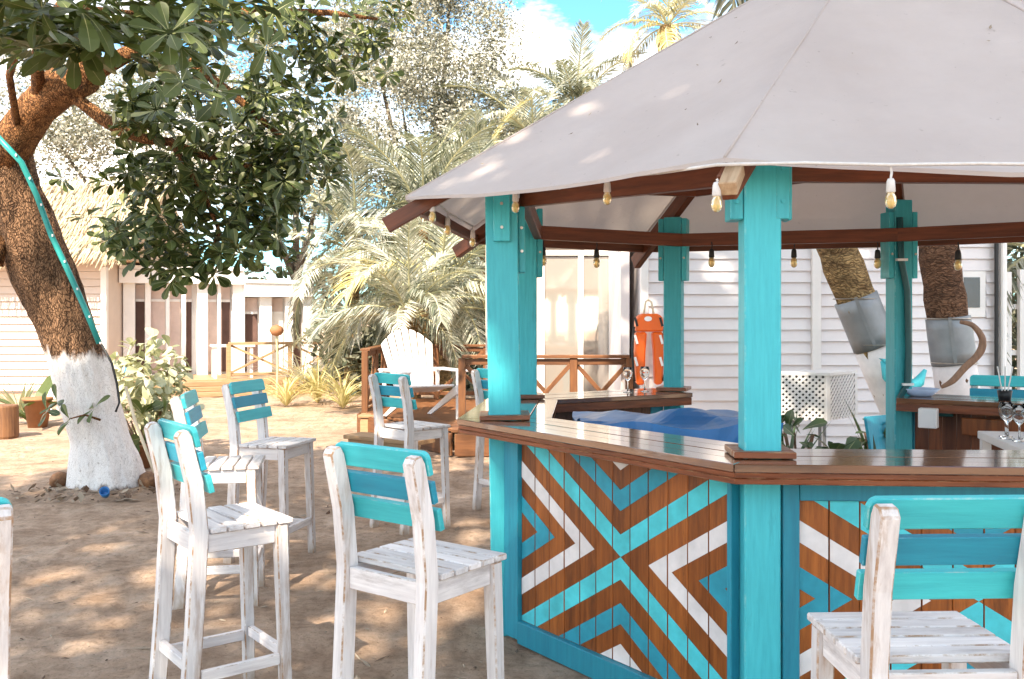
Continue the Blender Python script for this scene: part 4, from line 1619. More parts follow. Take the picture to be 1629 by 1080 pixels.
def far_tree(name, base, trunk_h, blobs, matkey, size, seed, label, group=None, cat='tree', r0=0.25):
    rr = random.Random(seed)
    base = V(base)
    root = empty(name, base, label, cat, group)
    mb = MB()
    mb.tube([V((0, 0, -0.1)), V((0.1, 0, trunk_h * 0.5)), V((0, 0.1, trunk_h))], [r0, r0 * 0.8, r0 * 0.6], 10, True, 0, 0.15)
    for c, rad3, n in blobs:
        e = V(c) - base
        mb.tube([V((0, 0.1, trunk_h * 0.9)), (V((0, 0.1, trunk_h)) + e) / 2 + V((0, 0, -0.2)), e], [r0 * 0.5, r0 * 0.3, r0 * 0.1], 7, True)
    mb.build('trunk', M['farbark'], root, True)
    mb = MB()
    for c, rad3, n in blobs:
        leaf_mass(mb, c, rad3, int(n * (2.9 if matkey != 'leaf_shade' else 1)), size, rr, base, 70 if matkey != 'leaf_shade' else 24, 0.22 if matkey != 'leaf_shade' else 0.33)
    stuff(mb.build('foliage', M[matkey], root))
    return root


GB = 'trees behind the yard'
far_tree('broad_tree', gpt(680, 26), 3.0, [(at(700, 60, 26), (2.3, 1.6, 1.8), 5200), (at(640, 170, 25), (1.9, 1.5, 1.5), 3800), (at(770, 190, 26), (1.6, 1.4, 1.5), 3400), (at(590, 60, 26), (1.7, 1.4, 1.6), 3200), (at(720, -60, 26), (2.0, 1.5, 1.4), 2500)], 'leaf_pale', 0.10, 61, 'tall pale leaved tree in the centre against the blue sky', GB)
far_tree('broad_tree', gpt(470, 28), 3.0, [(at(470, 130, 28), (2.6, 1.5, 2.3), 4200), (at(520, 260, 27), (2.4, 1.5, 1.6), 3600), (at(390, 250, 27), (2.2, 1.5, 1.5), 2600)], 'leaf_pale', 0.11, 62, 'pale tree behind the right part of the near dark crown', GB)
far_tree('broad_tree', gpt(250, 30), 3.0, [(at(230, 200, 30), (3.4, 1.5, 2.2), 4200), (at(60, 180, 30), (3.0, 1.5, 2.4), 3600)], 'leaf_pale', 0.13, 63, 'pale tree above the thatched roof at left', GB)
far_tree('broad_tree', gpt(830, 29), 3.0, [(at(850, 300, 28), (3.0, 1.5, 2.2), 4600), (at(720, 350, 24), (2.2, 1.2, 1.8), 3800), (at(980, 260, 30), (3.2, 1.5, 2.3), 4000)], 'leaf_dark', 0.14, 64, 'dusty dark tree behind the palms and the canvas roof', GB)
# low growth under the palms, one mass
mb = MB()
rr = random.Random(65)
for k in range(26):
    px = rr.uniform(540, 800)
    y = rr.uniform(19.5, 24)
    c = gpt(px, y)
    c.z = rr.uniform(0.4, 1.6)
    leaf_mass(mb, c, (0.9, 0.8, 0.8), 420, 0.17, rr, V((0, 0, 0)), 8)
stuff(mb.build('undergrowth', M['leaf_dark']))
mb = MB()
for k in range(26):
    c = V((rr.uniform(-26, 26), rr.uniform(33, 38), rr.uniform(0.5, 4.0)))
    leaf_mass(mb, c, (2.6, 1.5, 1.8), 420, 0.34, rr, V((0, 0, 0)), 12)
stuff(mb.build('far_thicket', M['leaf_dark']))
# greenery beyond the white fence at right
mb = MB()
for k in range(6):
    c = V((rr.uniform(6.2, 8.2), rr.uniform(12.5, 14), rr.uniform(0.5, 2.6)))
    leaf_mass(mb, c, (0.9, 0.7, 0.8), 500, 0.16, rr, V((0, 0, 0)), 8)
stuff(mb.build('hedge_growth', M['leaf_dark']))

# shade trees behind the camera: they throw the dappled shade over the yard and the bar
GS = 'tall shade trees behind the viewer'
SH = [
    ((-6.0, -9.0, 0), [((-3.0, -4.6, 9.6), (2.4, 1.7, 1.7)), ((-5.2, -3.6, 9.6), (2.0, 1.7, 1.6)), ((-6.6, -1.2, 9.8), (1.8, 1.7, 1.4))], 71, 'tall leafy shade tree behind the viewer, at left'),
    ((0.8, -11.0, 0), [((-0.6, -5.0, 11.4), (2.1, 1.9, 1.9)), ((1.0, -4.4, 11.8), (2.1, 1.9, 1.9)), ((0.4, -6.0, 10.2), (1.8, 1.6, 1.5)), ((-1.4, -7.0, 10.9), (1.7, 1.5, 1.4)), ((0.3, -5.4, 13.0), (2.2, 1.8, 1.4))], 72, 'tall leafy shade tree straight behind the viewer'),
    ((-8.5, -3.0, 0), [((-4.6, -0.6, 10.2), (2.1, 1.8, 1.3)), ((-2.4, -1.6, 10.2), (2.0, 1.8, 1.4))], 73, 'tall leafy shade tree far to the left of the viewer'),
    ((6.5, -8.0, 0), [((3.4, -3.4, 12.0), (2.0, 1.8, 1.7)), ((2.2, -1.2, 11.6), (2.0, 1.8, 1.5)), ((0.8, 0.9, 11.3), (2.1, 1.6, 1.4)), ((3.0, 1.0, 11.5), (1.8, 1.5, 1.3))], 74, 'tall leafy shade tree behind the viewer, at right'),
]
for base, bl, sd, lb in SH:
    far_tree('shade_tree', base, 7.5, [(V(c), r3, {71: 700, 72: 2600, 73: 720, 74: 1900}[sd]) for c, r3 in bl], 'leaf_shade', 0.38, sd, lb, GS, 'tree', 0.35)

# ---------------------------------------------------------------- white cottage behind the bar
WY = 10.6
house = empty('white_cottage', (3.4, WY, 0), 'white clapboard cottage with glass doors behind the bar', 'house')
def HL(p):
    return V(p) - V((3.4, WY, 0))
XL, XM, XR = 1.47, 3.42, 5.52
mb = MB()
mb.box(HL(((XL + XR) / 2, WY + 2.6, 1.6)), (XR - XL - 0.02, 5.1, 3.2))
mb.build('wall', M['siding'], house)
EXP = 0.133
nrow = 24
bmesh_cache = {}
for (xa, xb) in ((XL + 0.06, XM - 0.052), (XM + 0.052, XR - 0.07)):
    mb = MB()
    ln = xb - xa
    mb.prism([V((0, 0.0, 0)), V((0, -0.038, 0)), V((0, -0.008, EXP - 0.004)), V((0, 0.0, EXP - 0.001))], (0, 0, 0), (ln, 0, 0))
    me = mb.mesh('siding_board', M['siding'])
    for k in range(nrow):
        if xa > XM and 12 <= k <= 15:                     # the window interrupts the boards
            for sx0, sx1 in ((xa, 5.02), (5.50 - 0.16, xb)):
                if sx1 - sx0 > 0.02:
                    o = link_mesh('siding_board', me, house, HL((sx0, WY + 0.045, 0.02 + k * EXP)))
                    o.scale = ((sx1 - sx0) / ln, 1, 1)
            continue
        o = link_mesh('siding_board', me, house, HL((xa, WY + 0.045, 0.02 + k * EXP + rnd.uniform(-0.002, 0.002))))
for x, w in ((XL + 0.02, 0.085), (XM, 0.10), (XR - 0.02, 0.11)):
    mb = MB(); mb.box(HL((x, WY + 0.012, 1.6)), (w, 0.07, 3.2)); mb.build('corner_trim', M['whitepaint'], house, False, 0.004)
wn = MB(); wn.box(HL((5.18, WY + 0.030, 0.02 + 14 * EXP)), (0.30, 0.05, 4 * EXP - 0.012))
win = wn.build('window', M['whitepaint'], house, False, 0.004)
mb = MB(); mb.box(HL((5.17, WY + 0.002, 0.02 + 14 * EXP + 0.02)), (0.18, 0.012, 0.34)); mb.build('pane', M['darkglass'], win)
mb = MB(); mb.tube([HL((5.42, WY - 0.05, 0.0)), HL((5.42, WY - 0.05, 3.1))], 0.022, 8); mb.build('downpipe', M['black'], house)
mb = MB(); mb.tube([HL((5.49, WY - 0.06, 0.0)), HL((5.49, WY - 0.06, 3.1))], 0.03, 8); mb.build('downpipe', M['whitepaint'], house)
mb = MB()
mb.prism([V((0, -0.25, 3.21)), V((0, 5.3, 3.21)), V((0, 5.3, 3.30)), V((0, -0.25, 3.30))], HL((XL - 0.1, WY, 0)), HL((XR + 0.2, WY, 0)))
mb.build('roof', M['metal'], house)
# recessed glass door wall
GYD = 12.4
mb = MB(); mb.box(HL((0.55, GYD + 1.6, 1.62)), (1.80, 3.0, 3.16)); mb.build('wall', M['siding_warm'], house)
def gx(px, y=GYD):
    return (px - CXP) / FPX * y
fr = MB()
DX = [gx(862), gx(924), gx(1008)]
zt, zb_, zs = HC + (YH - 402) / FPX * GYD, 0.32, HC + (YH - 556) / FPX * GYD
doorf = MB()
y_ = GYD + 0.04
for x, w in ((DX[0], 0.07), (DX[1], 0.07), (DX[2], 0.08)):
    doorf.box(HL((x, y_, (zt + zb_) / 2)), (w, 0.08, zt - zb_ + 0.06))
for xa, xb in ((DX[0], DX[1]), (DX[1], DX[2])):
    doorf.box(HL(((xa + xb) / 2, y_, zt)), (xb - xa - 0.08, 0.076, 0.07))
    doorf.box(HL(((xa + xb) / 2, y_, zb_ + 0.05)), (xb - xa - 0.08, 0.076, 0.10))
door = doorf.build('glass_door', M['whitepaint'], house, False, 0.003)
for xa, xb in ((DX[0], DX[1]), (DX[1], DX[2])):
    mb = MB(); mb.box(HL(((xa + xb) / 2, y_ + 0.01, (zt + zb_) / 2)), (xb - xa - 0.072, 0.012, zt - zb_ - 0.1)); mb.build('pane', M['pane'], door)
mb = MB(); mb.box(HL(((DX[0] + DX[2]) / 2 - 0.02, GYD + 0.04, zt + 0.22)), (DX[2] - DX[0] + 0.3, 0.1, 0.3)); mb.build('lintel', M['whitepaint'], house)
mb = MB(); mb.box(HL((XL - 0.15, (WY + GYD) / 2 + 0.2, 1.6)), (0.1, 1.4, 3.2)); mb.build('side_wall', M['siding'], house)

# rescue float hung at the cottage corner
fl = empty('rescue_float', at(1032, 555, 10.35), 'orange rescue float hanging on the white cottage corner', 'rescue float')
def SP(px, py, dy=0.0):
    return at(px, py, 10.35 + dy) - at(1032, 555, 10.35)
mb = MB()
outl = [(1012, 503), (1020, 499), (1044, 499), (1053, 504), (1055, 540), (1054, 608), (1043, 612), (1041, 560), (1034, 528), (1029, 528), (1023, 560), (1021, 611), (1011, 608), (1009, 545)]
# two tapering floats joined by a head
def slab(pts, y0, y1, mi=0):
    mb.prism([SP(*p) for p in pts], (0, y0, 0), (0, y1, 0), mi)
slab([(1012, 612), (1024, 612), (1026, 560), (1028, 528), (1010, 528), (1009, 560)], -0.07, 0.07)
slab([(1041, 612), (1053, 610), (1056, 560), (1054, 528), (1036, 528), (1039, 560)], -0.07, 0.07)
slab([(1010, 527.5), (1054, 527.5), (1054, 507), (1047, 499), (1018, 499), (1010, 507)], -0.08, 0.08)
mb.build('body', M['orange'], fl, False, 0.02)
for px in (1012, 1052):
    for py in (512, 540, 575):
        mb = MB(); mb.bar(SP(px - 2, py - 7, -0.082), SP(px + 2, py + 7, -0.082), 0.025, 0.012, (0, 1, 0)); mb.build('handle_slot', M['plastic'] if py != 512 else M['black'], fl)
mb = MB(); mb.tube([SP(1009, 520, -0.05), SP(1005, 550, -0.09), SP(1007, 585, -0.09), SP(1010, 606, -0.06)], 0.012, 6); mb.tube([SP(1055, 520, -0.05), SP(1060, 550, -0.09), SP(1059, 585, -0.09), SP(1055, 606, -0.06)], 0.012, 6); mb.build('strap', M['black'], fl, True)
mb = MB(); mb.lathe([(0, -0.003), (0.035, -0.003), (0.035, 0.003), (0, 0.003)], (0, 0, 0), 14); o = mb.build('logo_disc', M['plastic'], fl, False, 0, SP(1031, 507, -0.085)); o.rotation_euler = (pi / 2, 0, 0); o.scale = (1.2, 0.8, 1)
mb = MB(); mb.tube([SP(1024, 500), SP(1027, 480, 0.08), SP(1031, 477, 0.1), SP(1036, 480, 0.08), SP(1040, 500)], 0.012, 6); mb.build('hanging_rope', M['rope'], fl, True)

# ---------------------------------------------------------------- timber deck with railings
deck = empty('timber_deck', (-0.3, 12.5, 0), 'raised timber deck with crossed railings in front of the glass doors', 'deck')
DO = V((-0.3, 12.5, 0))
def DL(p):
    return V(p) - DO
DZ = 0.31
yy = 10.95
while yy < 15.3:
    t = max(0.0, min(1.0, (yy - 10.95) / (13.1 - 10.95)))
    xl = -0.62 + (-2.05 + 0.62) * t
    xr = 1.36 if yy < 12.3 else -0.40
    mb = MB(); mb.box((0, 0, 0), (xr - xl, 0.132, 0.035))
    mb.build('deck_board', M['deckwood'], deck, False, 0.003, DL(((xl + xr) / 2, yy, DZ - 0.02)))
    yy += 0.14
pbar('skirt_board', DL((-0.66, 10.86, 0.15)), DL((1.38, 10.86, 0.15)), 0.03, 0.26, M['deckwood'], deck)
pbar('skirt_board', DL((-0.70, 10.90, 0.15)), DL((-2.12, 13.05, 0.15)), 0.03, 0.26, M['deckwood'], deck)
pbar('skirt_board', DL((-2.14, 13.1, 0.15)), DL((-2.14, 15.35, 0.15)), 0.03, 0.26, M['deckwood'], deck)


def railing(p0, p1, nbay, zr=1.18, posts=True):
    p0, p1 = V(p0), V(p1)
    for k in range(nbay + 1):
        p = p0.lerp(p1, k / nbay)
        mb = MB(); mb.box((0, 0, 0), (0.085, 0.085, zr - 0.03)); mb.build('rail_post', M['deckpost'], deck, False, 0.005, DL((p.x, p.y, (zr - 0.03) / 2)))
    up = V((0, 0, 1))
    pbar('top_rail', DL(p0 + up * (zr - 0.012)), DL(p1 + up * (zr - 0.012)), 0.13, 0.036, M['deckwood'], deck)
    pbar('under_rail', DL(p0 + up * (zr - 0.075)), DL(p1 + up * (zr - 0.075)), 0.04, 0.07, M['deckwood'], deck)
    pbar('low_rail', DL(p0 + up * (DZ + 0.09)), DL(p1 + up * (DZ + 0.09)), 0.04, 0.06, M['deckwood'], deck)
    for k in range(nbay):
        a, b = p0.lerp(p1, (k + 0.06) / nbay), p0.lerp(p1, (k + 0.94) / nbay)
        za, zb2 = DZ + 0.12, zr - 0.11
        n_ = (b - a).normalized().cross(up) * 0.018
        pbar('cross_brace', DL(a + up * za + n_), DL(b + up * zb2 + n_), 0.032, 0.05, M['deckwood'], deck)
        pbar('cross_brace', DL(a + up * zb2 - n_), DL(b + up * za - n_), 0.032, 0.05, M['deckwood'], deck)


railing((-0.58, 10.95, 0), (1.36, 10.95, 0), 3)
railing((-2.02, 15.2, 0), (-0.42, 15.2, 0), 2)
railing((-2.05, 13.15, 0), (-2.05, 15.1, 0), 2)
# steps up to the deck
st = empty('wooden_steps', (-1.55, 11.1, 0), 'low orange wooden steps leading up to the timber deck', 'steps')
for k in range(2):
    d_ = V((-0.69, 0, 0)) if False else V((0, 0, 0))
    pbar('tread', V((-0.52, 0.9 - 0.9, 0.10 + 0.1 * k)) + V((0.15 * k, 0.28 * k, 0)), V((0.42, -0.62, 0.10 + 0.1 * k)) + V((0.15 * k, 0.28 * k, 0)), 0.34, 0.05, M['stepwood'], st)
    pbar('riser', V((-0.55, -0.12, 0.04 + 0.1 * k)) + V((0.15 * k, 0.28 * k, 0)), V((0.36, -0.72, 0.04 + 0.1 * k)) + V((0.15 * k, 0.28 * k, 0)), 0.03, 0.075, M['stepwood'], st)
# planter box at the deck's left post
pl = empty('planter_box', gpt(588, 12.9), 'orange wooden planter box at the left post of the timber deck', 'planter')
mb = MB(); mb.prism([V((-0.11, -0.13, 0)), V((0.11, -0.13, 0)), V((0.11, 0.13, 0)), V((-0.11, 0.13, 0))], (0, 0, 0), (0, 0, 0.26)); mb.build('box', M['stepwood'], pl, False, 0.01)
mb = MB(); mb.box((0, 0, 0.28), (0.27, 0.31, 0.035)); mb.build('rim', M['stepwood'], pl, False, 0.004)

# white slatted garden armchair on the deck
ad = empty('garden_armchair', (-1.17, 12.25, DZ), 'white slatted garden armchair with rounded back on the timber deck', 'armchair', None, radians(-62))
ad.scale = (1.12, 1.12, 1.12)
# local: +x = front
for k in range(7):
    u = (k - 3) / 3
    h = 0.80 - 0.13 * u * u
    y0, y1 = u * 0.21, u * 0.29
    mb = MB()
    d = V((-0.42, 0, 0.92)).normalized()
    p0 = V((-0.22, y0, 0.30)); p1 = p0 + d * h + V((0, y1 - y0, 0))
    nrm_ = V((0.92, 0, 0.42))
    e0, e1 = y0 - 0.031, y0 + 0.031
    t0, t1 = y1 - 0.038, y1 + 0.038
    arc_ = lambda y: 0.80 - 0.155 * (y / 0.29) ** 2
    base_ = V((-0.22, 0, 0.30))
    mb.prism([base_ + V((0, e0, 0)), base_ + V((0, e1, 0)), base_ + d * arc_(t1) + V((0, t1, 0)), base_ + d * (arc_(y1) + 0.004) + V((0, y1, 0)), base_ + d * arc_(t0) + V((0, t0, 0))], nrm_ * -0.011, nrm_ * 0.011)
    mb.build('back_slat', M['plastic'], ad, False, 0.004)
for k in range(6):
    mb = MB(); x = -0.2 + k * 0.098; mb.box((x, 0, 0.30 + k * 0.018), (0.088, 0.52, 0.022), Matrix.Rotation(-0.18, 3, 'Y')); mb.build('seat_slat', M['plastic'], ad, False, 0.003)
for sy in (-1, 1):
    mb = MB(); mb.box((0.06, sy * 0.36, 0.56), (0.76, 0.13, 0.024)); mb.build('armrest', M['plastic'], ad, False, 0.008)
    mb = MB(); mb.box((0.34, sy * 0.31, 0.275), (0.09, 0.03, 0.55)); mb.build('leg', M['plastic'], ad, False, 0.004)
    mb = MB(); mb.prism([V((0.36, 0, 0.40)), V((-0.5, 0, 0.0)), V((-0.38, 0, 0.0)), V((0.38, 0, 0.30))], (0, sy * 0.285 - 0.013, 0), (0, sy * 0.285 + 0.013, 0)); mb.build('leg', M['plastic'], ad, False, 0.003)
    mb = MB(); mb.box((-0.33, sy * 0.34, 0.42), (0.03, 0.04, 0.28)); mb.build('arm_support', M['plastic'], ad, False, 0.003)
mb = MB(); mb.box((-0.36, 0, 0.545), (0.03, 0.78, 0.05)); mb.build('back_brace', M['plastic'], ad, False, 0.003)
# orange pot and plant on the back rail
o = MB(); o.lathe([(0, 0), (0.07, 0), (0.13, 0.1), (0.13, 0.18), (0.08, 0.24), (0, 0.25)], (0, 0, 0), 14)
tag(o.build('round_pot', M['stepwood'], None, True, 0, at(658, 556, 15.2) * 1.0), 'round yellow orange pot on the back railing behind the armchair', 'pot')
bpy.context.view_layer.update()

# ---------------------------------------------------------------- things around and inside the bar
# covered table
tt = empty('covered_table', (0.95, 5.45, 0), 'table inside the bar under a crumpled blue tarpaulin', 'table')
for sx in (-0.5, 0.42):
    for sy in (-0.26, 0.26):
        mb = MB(); mb.box((sx, sy, 0.44), (0.05, 0.05, 0.88)); mb.build('leg', M['deckpost'], tt)
mb = MB(); mb.box((-0.04, 0, 0.9), (1.1, 0.66, 0.03)); mb.build('tabletop', M['deckwood'], tt)
mb = MB()
nu, nv = 30, 19
for v in range(nv + 1):
    for u in range(nu + 1):
        x = -0.78 + 1.5 * u / nu
        y = -0.50 + 1.0 * v / nv
        ex = max(0, abs(x + 0.04) - 0.57); ey = max(0, abs(y) - 0.36)
        z = 1.0 - 2.4 * (ex + ey)
        z = max(z, 0.52)
        p = V((x, y, 0))
        fq = x * 1.05 + y * 1.75 + 0.16 * noise.noise(V((x * 2, y * 2, 1.3)))
        gq = x * 2.1 - y * 1.2 + 0.2 * noise.noise(V((x * 2, y * 2, 7.7)))
        ridge = 0.085 * abs(fq - math.floor(fq) - 0.5) + 0.045 * abs(gq - math.floor(gq) - 0.5) + 0.012 * noise.noise(V((x * 5, y * 5, 2)))
        z += ridge * (1 if ex + ey < 0.05 else 0.5)
        z += 0.05 * math.exp(-((x - 0.12) / 0.22) ** 2 - ((y - 0.05) / 0.25) ** 2)
        k_ = 0.4 if ex + ey > 0 else 0
        mb.v.append((x - (x + 0.04) * 0.25 * k_ + 0.02 * noise.noise(p * 9), y - y * 0.25 * k_ + 0.02 * noise.noise(p * 9 + V((3, 3, 3))), z))
for v in range(nv):
    for u in range(nu):
        a = v * (nu + 1) + u
        mb.f.append((a, a + 1, a + nu + 2, a + nu + 1)); mb.m.append(0)
tp_ = mb.build('tarpaulin', M['tarp'], None, False, 0, tt.location)
tag(tp_, 'crumpled shiny blue tarpaulin draped over the table inside the bar', 'tarpaulin')

# lattice box
lb_ = empty('lattice_box', at(1316, 640, 9.2) - V((0, 0, at(1316, 640, 9.2).z)), 'white lattice screened box with flat white lid against the siding', 'lattice box', None, radians(27))
lb_.scale = (1.2, 1.2, 1.12)
# two visible faces meet at the front corner (local origin), running to -x-ish and +x-ish
z0, z1 = 0.55, 0.94
fA = V((-0.36, 0.06, 0)); fB = V((0.02, 0.0, 0))
def lattice(p0, p1, name_par):
    d = (p1 - p0); ln = d.length; d.normalize(); n_ = V((d.y, -d.x, 0))
    for k in range(-int((z1 - z0) / 0.052) - 1, int(ln / 0.052) + 1):
        for sg in (1, -1):
            # strip along 45 degrees within [0,ln]x[z0,z1]
            xs0 = k * 0.052 if sg == 1 else k * 0.052 + (z1 - z0)
            pts_ = []
            a0, a1 = 0.0, (z1 - z0)
            # x = xs0 + sg*a
            lo, hi = 0.0, z1 - z0
            if sg == 1:
                lo = max(lo, -xs0); hi = min(hi, ln - xs0)
            else:
                lo = max(lo, xs0 - ln); hi = min(hi, xs0)
            if hi - lo < 0.02:
                continue
            A = p0 + d * (xs0 + sg * lo) + V((0, 0, z0 + lo)) + n_ * (0.004 * sg)
            B = p0 + d * (xs0 + sg * hi) + V((0, 0, z0 + hi)) + n_ * (0.004 * sg)
            mb.bar(A, B, 0.006, 0.019, n_.cross(B - A))
mb = MB()
cA, cB, cC = V((-0.30, 0.24, 0)), V((0, 0, 0)), V((0.46, 0.14, 0))
lattice(cA, cB, lb_); lattice(cB, cC, lb_)
lat = stuff(mb.build('lattice', M['whitepaint'], lb_))
mb = MB()
mb.prism([cA * 0.94 + V((0.01, 0.03, 0)), cB + V((0.0, 0.03, 0)), cC * 0.96 + V((0, 0.03, 0)), cC * 0.9 + cA * 0.9 + V((0, 0.03, 0))], (0, 0, z0), (0, 0, z1 - 0.01))
mb.build('inner_box', M['black'], lb_)
mb = MB(); mb.prism([cA * 1.1, cB + V((0, -0.03, 0)), cC * 1.08, cC * 1.05 + cA * 1.05 + V((0, 0.05, 0))], (0, 0, z1), (0, 0, z1 + 0.025)); mb.build('lid', M['whitepaint'], lb_)
for c in (cA, cB, cC):
    mb = MB(); mb.bar(c + V((0, 0, z0)), c + V((0, 0, z1)), 0.03, 0.03); mb.build('corner_post', M['whitepaint'], lb_)
mb = MB(); mb.tube([V((0.09, 0.12, 0)), V((0.09, 0.12, z0))], 0.015, 8); mb.tube([V((0.2, 0.28, 0)), V((0.2, 0.28, z0))], 0.015, 8); mb.tube([V((-0.1, 0.28, 0)), V((-0.1, 0.28, z0))], 0.015, 8); mb.build('leg', M['metal'], lb_)

GD = 'dark plants behind the bar'
for k, (px, y, h, lb) in enumerate(((1258, 8.3, 0.50, 'dark leafy plant left of the lattice box'), (1390, 8.3, 0.50, 'dark leafy plant right of the lattice box'), (1320, 8.0, 0.30, 'low dark plant in front of the lattice box'))):
    bush('dark_plant', gpt(px, y), [((0, 0, h), (0.22, 0.2, 0.18), 40)], 'darkplant', lb, 'plant', 0.17, 40, 80 + k, None, GD)
spiky('spiky_plant', gpt(1250, 8.4), 12, 0.95, 0.02, 'darkplant', 'thin dark spiky plant beside the front corner post', 'plant', 88, (45, 85))
spiky('spiky_plant', gpt(1398, 8.5), 12, 0.95, 0.02, 'darkplant', 'thin dark spiky plant beside the back right post', 'plant', 89, (45, 85))

# turquoise anchor-like ornament on the left palm
an = empty('anchor_ornament', at(1440, 600, 8.2), 'turquoise curved wooden anchor ornament by the back right post', 'ornament')
def AP(px, py, dy=0):
    return at(px, py, 8.2 + dy) - at(1440, 600, 8.2)
mb = MB()
arc = [(1404, 574), (1412, 598), (1428, 614), (1446, 617), (1462, 607), (1472, 588)]
mb.tube([AP(*p) for p in arc], [0.02, 0.05, 0.06, 0.06, 0.05, 0.015], 10); mb.build('arm', M['turq'], an, True)
mb = MB(); mb.bar(AP(1438, 615), AP(1440, 545), 0.06, 0.05, (0, 1, 0)); mb.build('shank', M['turq'], an, False, 0.006)
mb = MB(); mb.prism([AP(1400, 570), AP(1418, 572), AP(1414, 584)], (0, -0.03, 0), (0, 0.03, 0)); mb.build('fluke', M['turq'], an)
mb = MB(); mb.tube([AP(1440 + 8 * cos(a), 548 + 8 * sin(a)) for a in [k * pi / 6 for k in range(13)]], 0.014, 6, False); mb.build('ring', M['turq'], an, True)

# low teal chair behind the post
tc_ = empty('low_chair', (at(1432, 690, 8.0).x, 8.0, 0), 'low teal chair with white frame behind the back right post', 'chair', None, radians(-60))
mb = MB(); mb.box((-0.2, 0, 0.60), (0.03, 0.34, 0.34), Matrix.Rotation(-0.2, 3, 'Y')); mb.build('backrest', M['teal'], tc_, False, 0.01)
mb = MB(); mb.box((0, 0, 0.40), (0.44, 0.44, 0.03)); mb.build('seat', M['whitepaint'], tc_, False, 0.01)
for sx in (-0.19, 0.19):
    for sy in (-0.19, 0.19):
        mb = MB(); mb.bar((sx * 1.1, sy * 1.1, 0), (sx, sy, 0.40), 0.035, 0.035); mb.build('leg', M['whitepaint'], tc_)

# conduit on the back right post
q5 = Q[4]
mb = MB()
w2 = -0.085
cp = [V((q5.x - 0.03, q5.y + w2, 2.28)), V((q5.x - 0.02, q5.y + w2, 2.0)), V((q5.x + 0.02, q5.y + w2, 1.8)), V((q5.x + 0.03, q5.y + w2, 1.4)), V((q5.x + 0.02, q5.y + w2, 1.18)), V((q5.x - 0.03, q5.y + w2, 1.09)), V((q5.x + 0.0, q5.y - 0.1, 1.03)), V((q5.x + 0.12, q5.y - 0.22, 1.005)), V((q5.x + 0.22, q5.y - 0.30, 1.01))]
mb.tube(cp, 0.022, 8)
cd = mb.build('power_cable', M['conduit'], None, True)
tag(cd, 'dark teal cable clipped down the back right post to the white socket box', 'cable')
mb = MB()
for p in (cp[1], cp[4]):
    mb.box(p + V((0, -0.01, 0)), (0.07, 0.03, 0.016))
mb.build('clip', M['plastic'], cd)
# socket box on the inner counter face (side between corners 4 and 5)
d45 = (Q[5] - Q[4]).normalized()
n45 = V((d45.y, -d45.x, 0))
n45 = n45 if (CEN - Q[4]).dot(n45) > 0 else -n45
p = Q[4] + d45 * 0.235 + n45 * 0.255
sb = MB(); sb.box((0, 0, 0), (0.11, 0.07, 0.125))
o = sb.build('socket_box', M['plastic'], None, False, 0.005, V((p.x, p.y, 0.985)))
o.rotation_euler = (0, 0, atan2(d45.y, d45.x))
tag(o, 'white socket box under the edge of the far right counter', 'socket box')
pbar_o = pbar('hung_plank', Q[4] + d45 * 0.40 + n45 * 0.09 + V((0, 0, 0.93)), Q[4] + d45 * 1.15 + n45 * 0.09 + V((0, 0, 0.93)), 0.03, 0.11, M['plank'], None)
tag(pbar_o, 'orange brown plank fixed inside below the far right counter', 'plank')
# white shelf with glasses inside the bar
sh = empty('white_shelf', (2.91, 5.246, 0), 'white shelf table inside the bar at the right edge', 'shelf', None, radians(-101.5))
mb = MB(); mb.box((0.2, 0, 0.93), (0.95, 0.45, 0.045)); mb.build('top', M['whitepaint'], sh, False, 0.004)
for sx in (-0.24, 0.64):
    for sy in (-0.19, 0.19):
        mb = MB(); mb.box((sx, sy, 0.453), (0.05, 0.05, 0.905)); mb.build('leg', M['whitepaint'], sh)


def wine_glass(loc, label, group, s=1.0, upside=False):
    mb = MB()
    pr = [(0.0, 0.0), (0.034, 0.0), (0.034, 0.003), (0.006, 0.008), (0.004, 0.08), (0.012, 0.09), (0.032, 0.115), (0.037, 0.145), (0.031, 0.185), (0.029, 0.185), (0.035, 0.145), (0.030, 0.117), (0.0, 0.094)]
    mb.lathe([(a * s, b * s) for a, b in pr], (0, 0, 0), 16)
    o = mb.build('wine_glass', M['glass'], None, True, 0, loc)
    tag(o, label, 'glass', group)
    return o


S4m = lambda t: (O_[3] + I_[3]) / 2 * t + (O_[2] + I_[2]) / 2 * (1 - t)
for t, lb in ((0.68, 'left one of two wine glasses on the back counter below the orange float'), (0.80, 'right one of two wine glasses on the back counter below the orange float')):
    p = S4m(t); wine_glass(V((p.x, p.y, CT)), lb, 'wine glasses on the back counter', 0.95)
Rs = Matrix.Rotation(radians(-101.5), 3, 'Z')
for k, (x, y, lb) in enumerate(((0.00, -0.15, 'clear glass nearest the tip of the white shelf'), (0.10, -0.17, 'clear glass second along the white shelf'), (0.20, -0.14, 'clear glass at the near side of the white shelf'), (0.09, -0.06, 'clear glass at the right edge of the picture on the white shelf'))):
    p = V((2.91, 5.246, 0)) + Rs @ V((x, y, 0)); wine_glass(V((p.x, p.y, 0.953)), lb, 'glasses on the white shelf', 1.05)
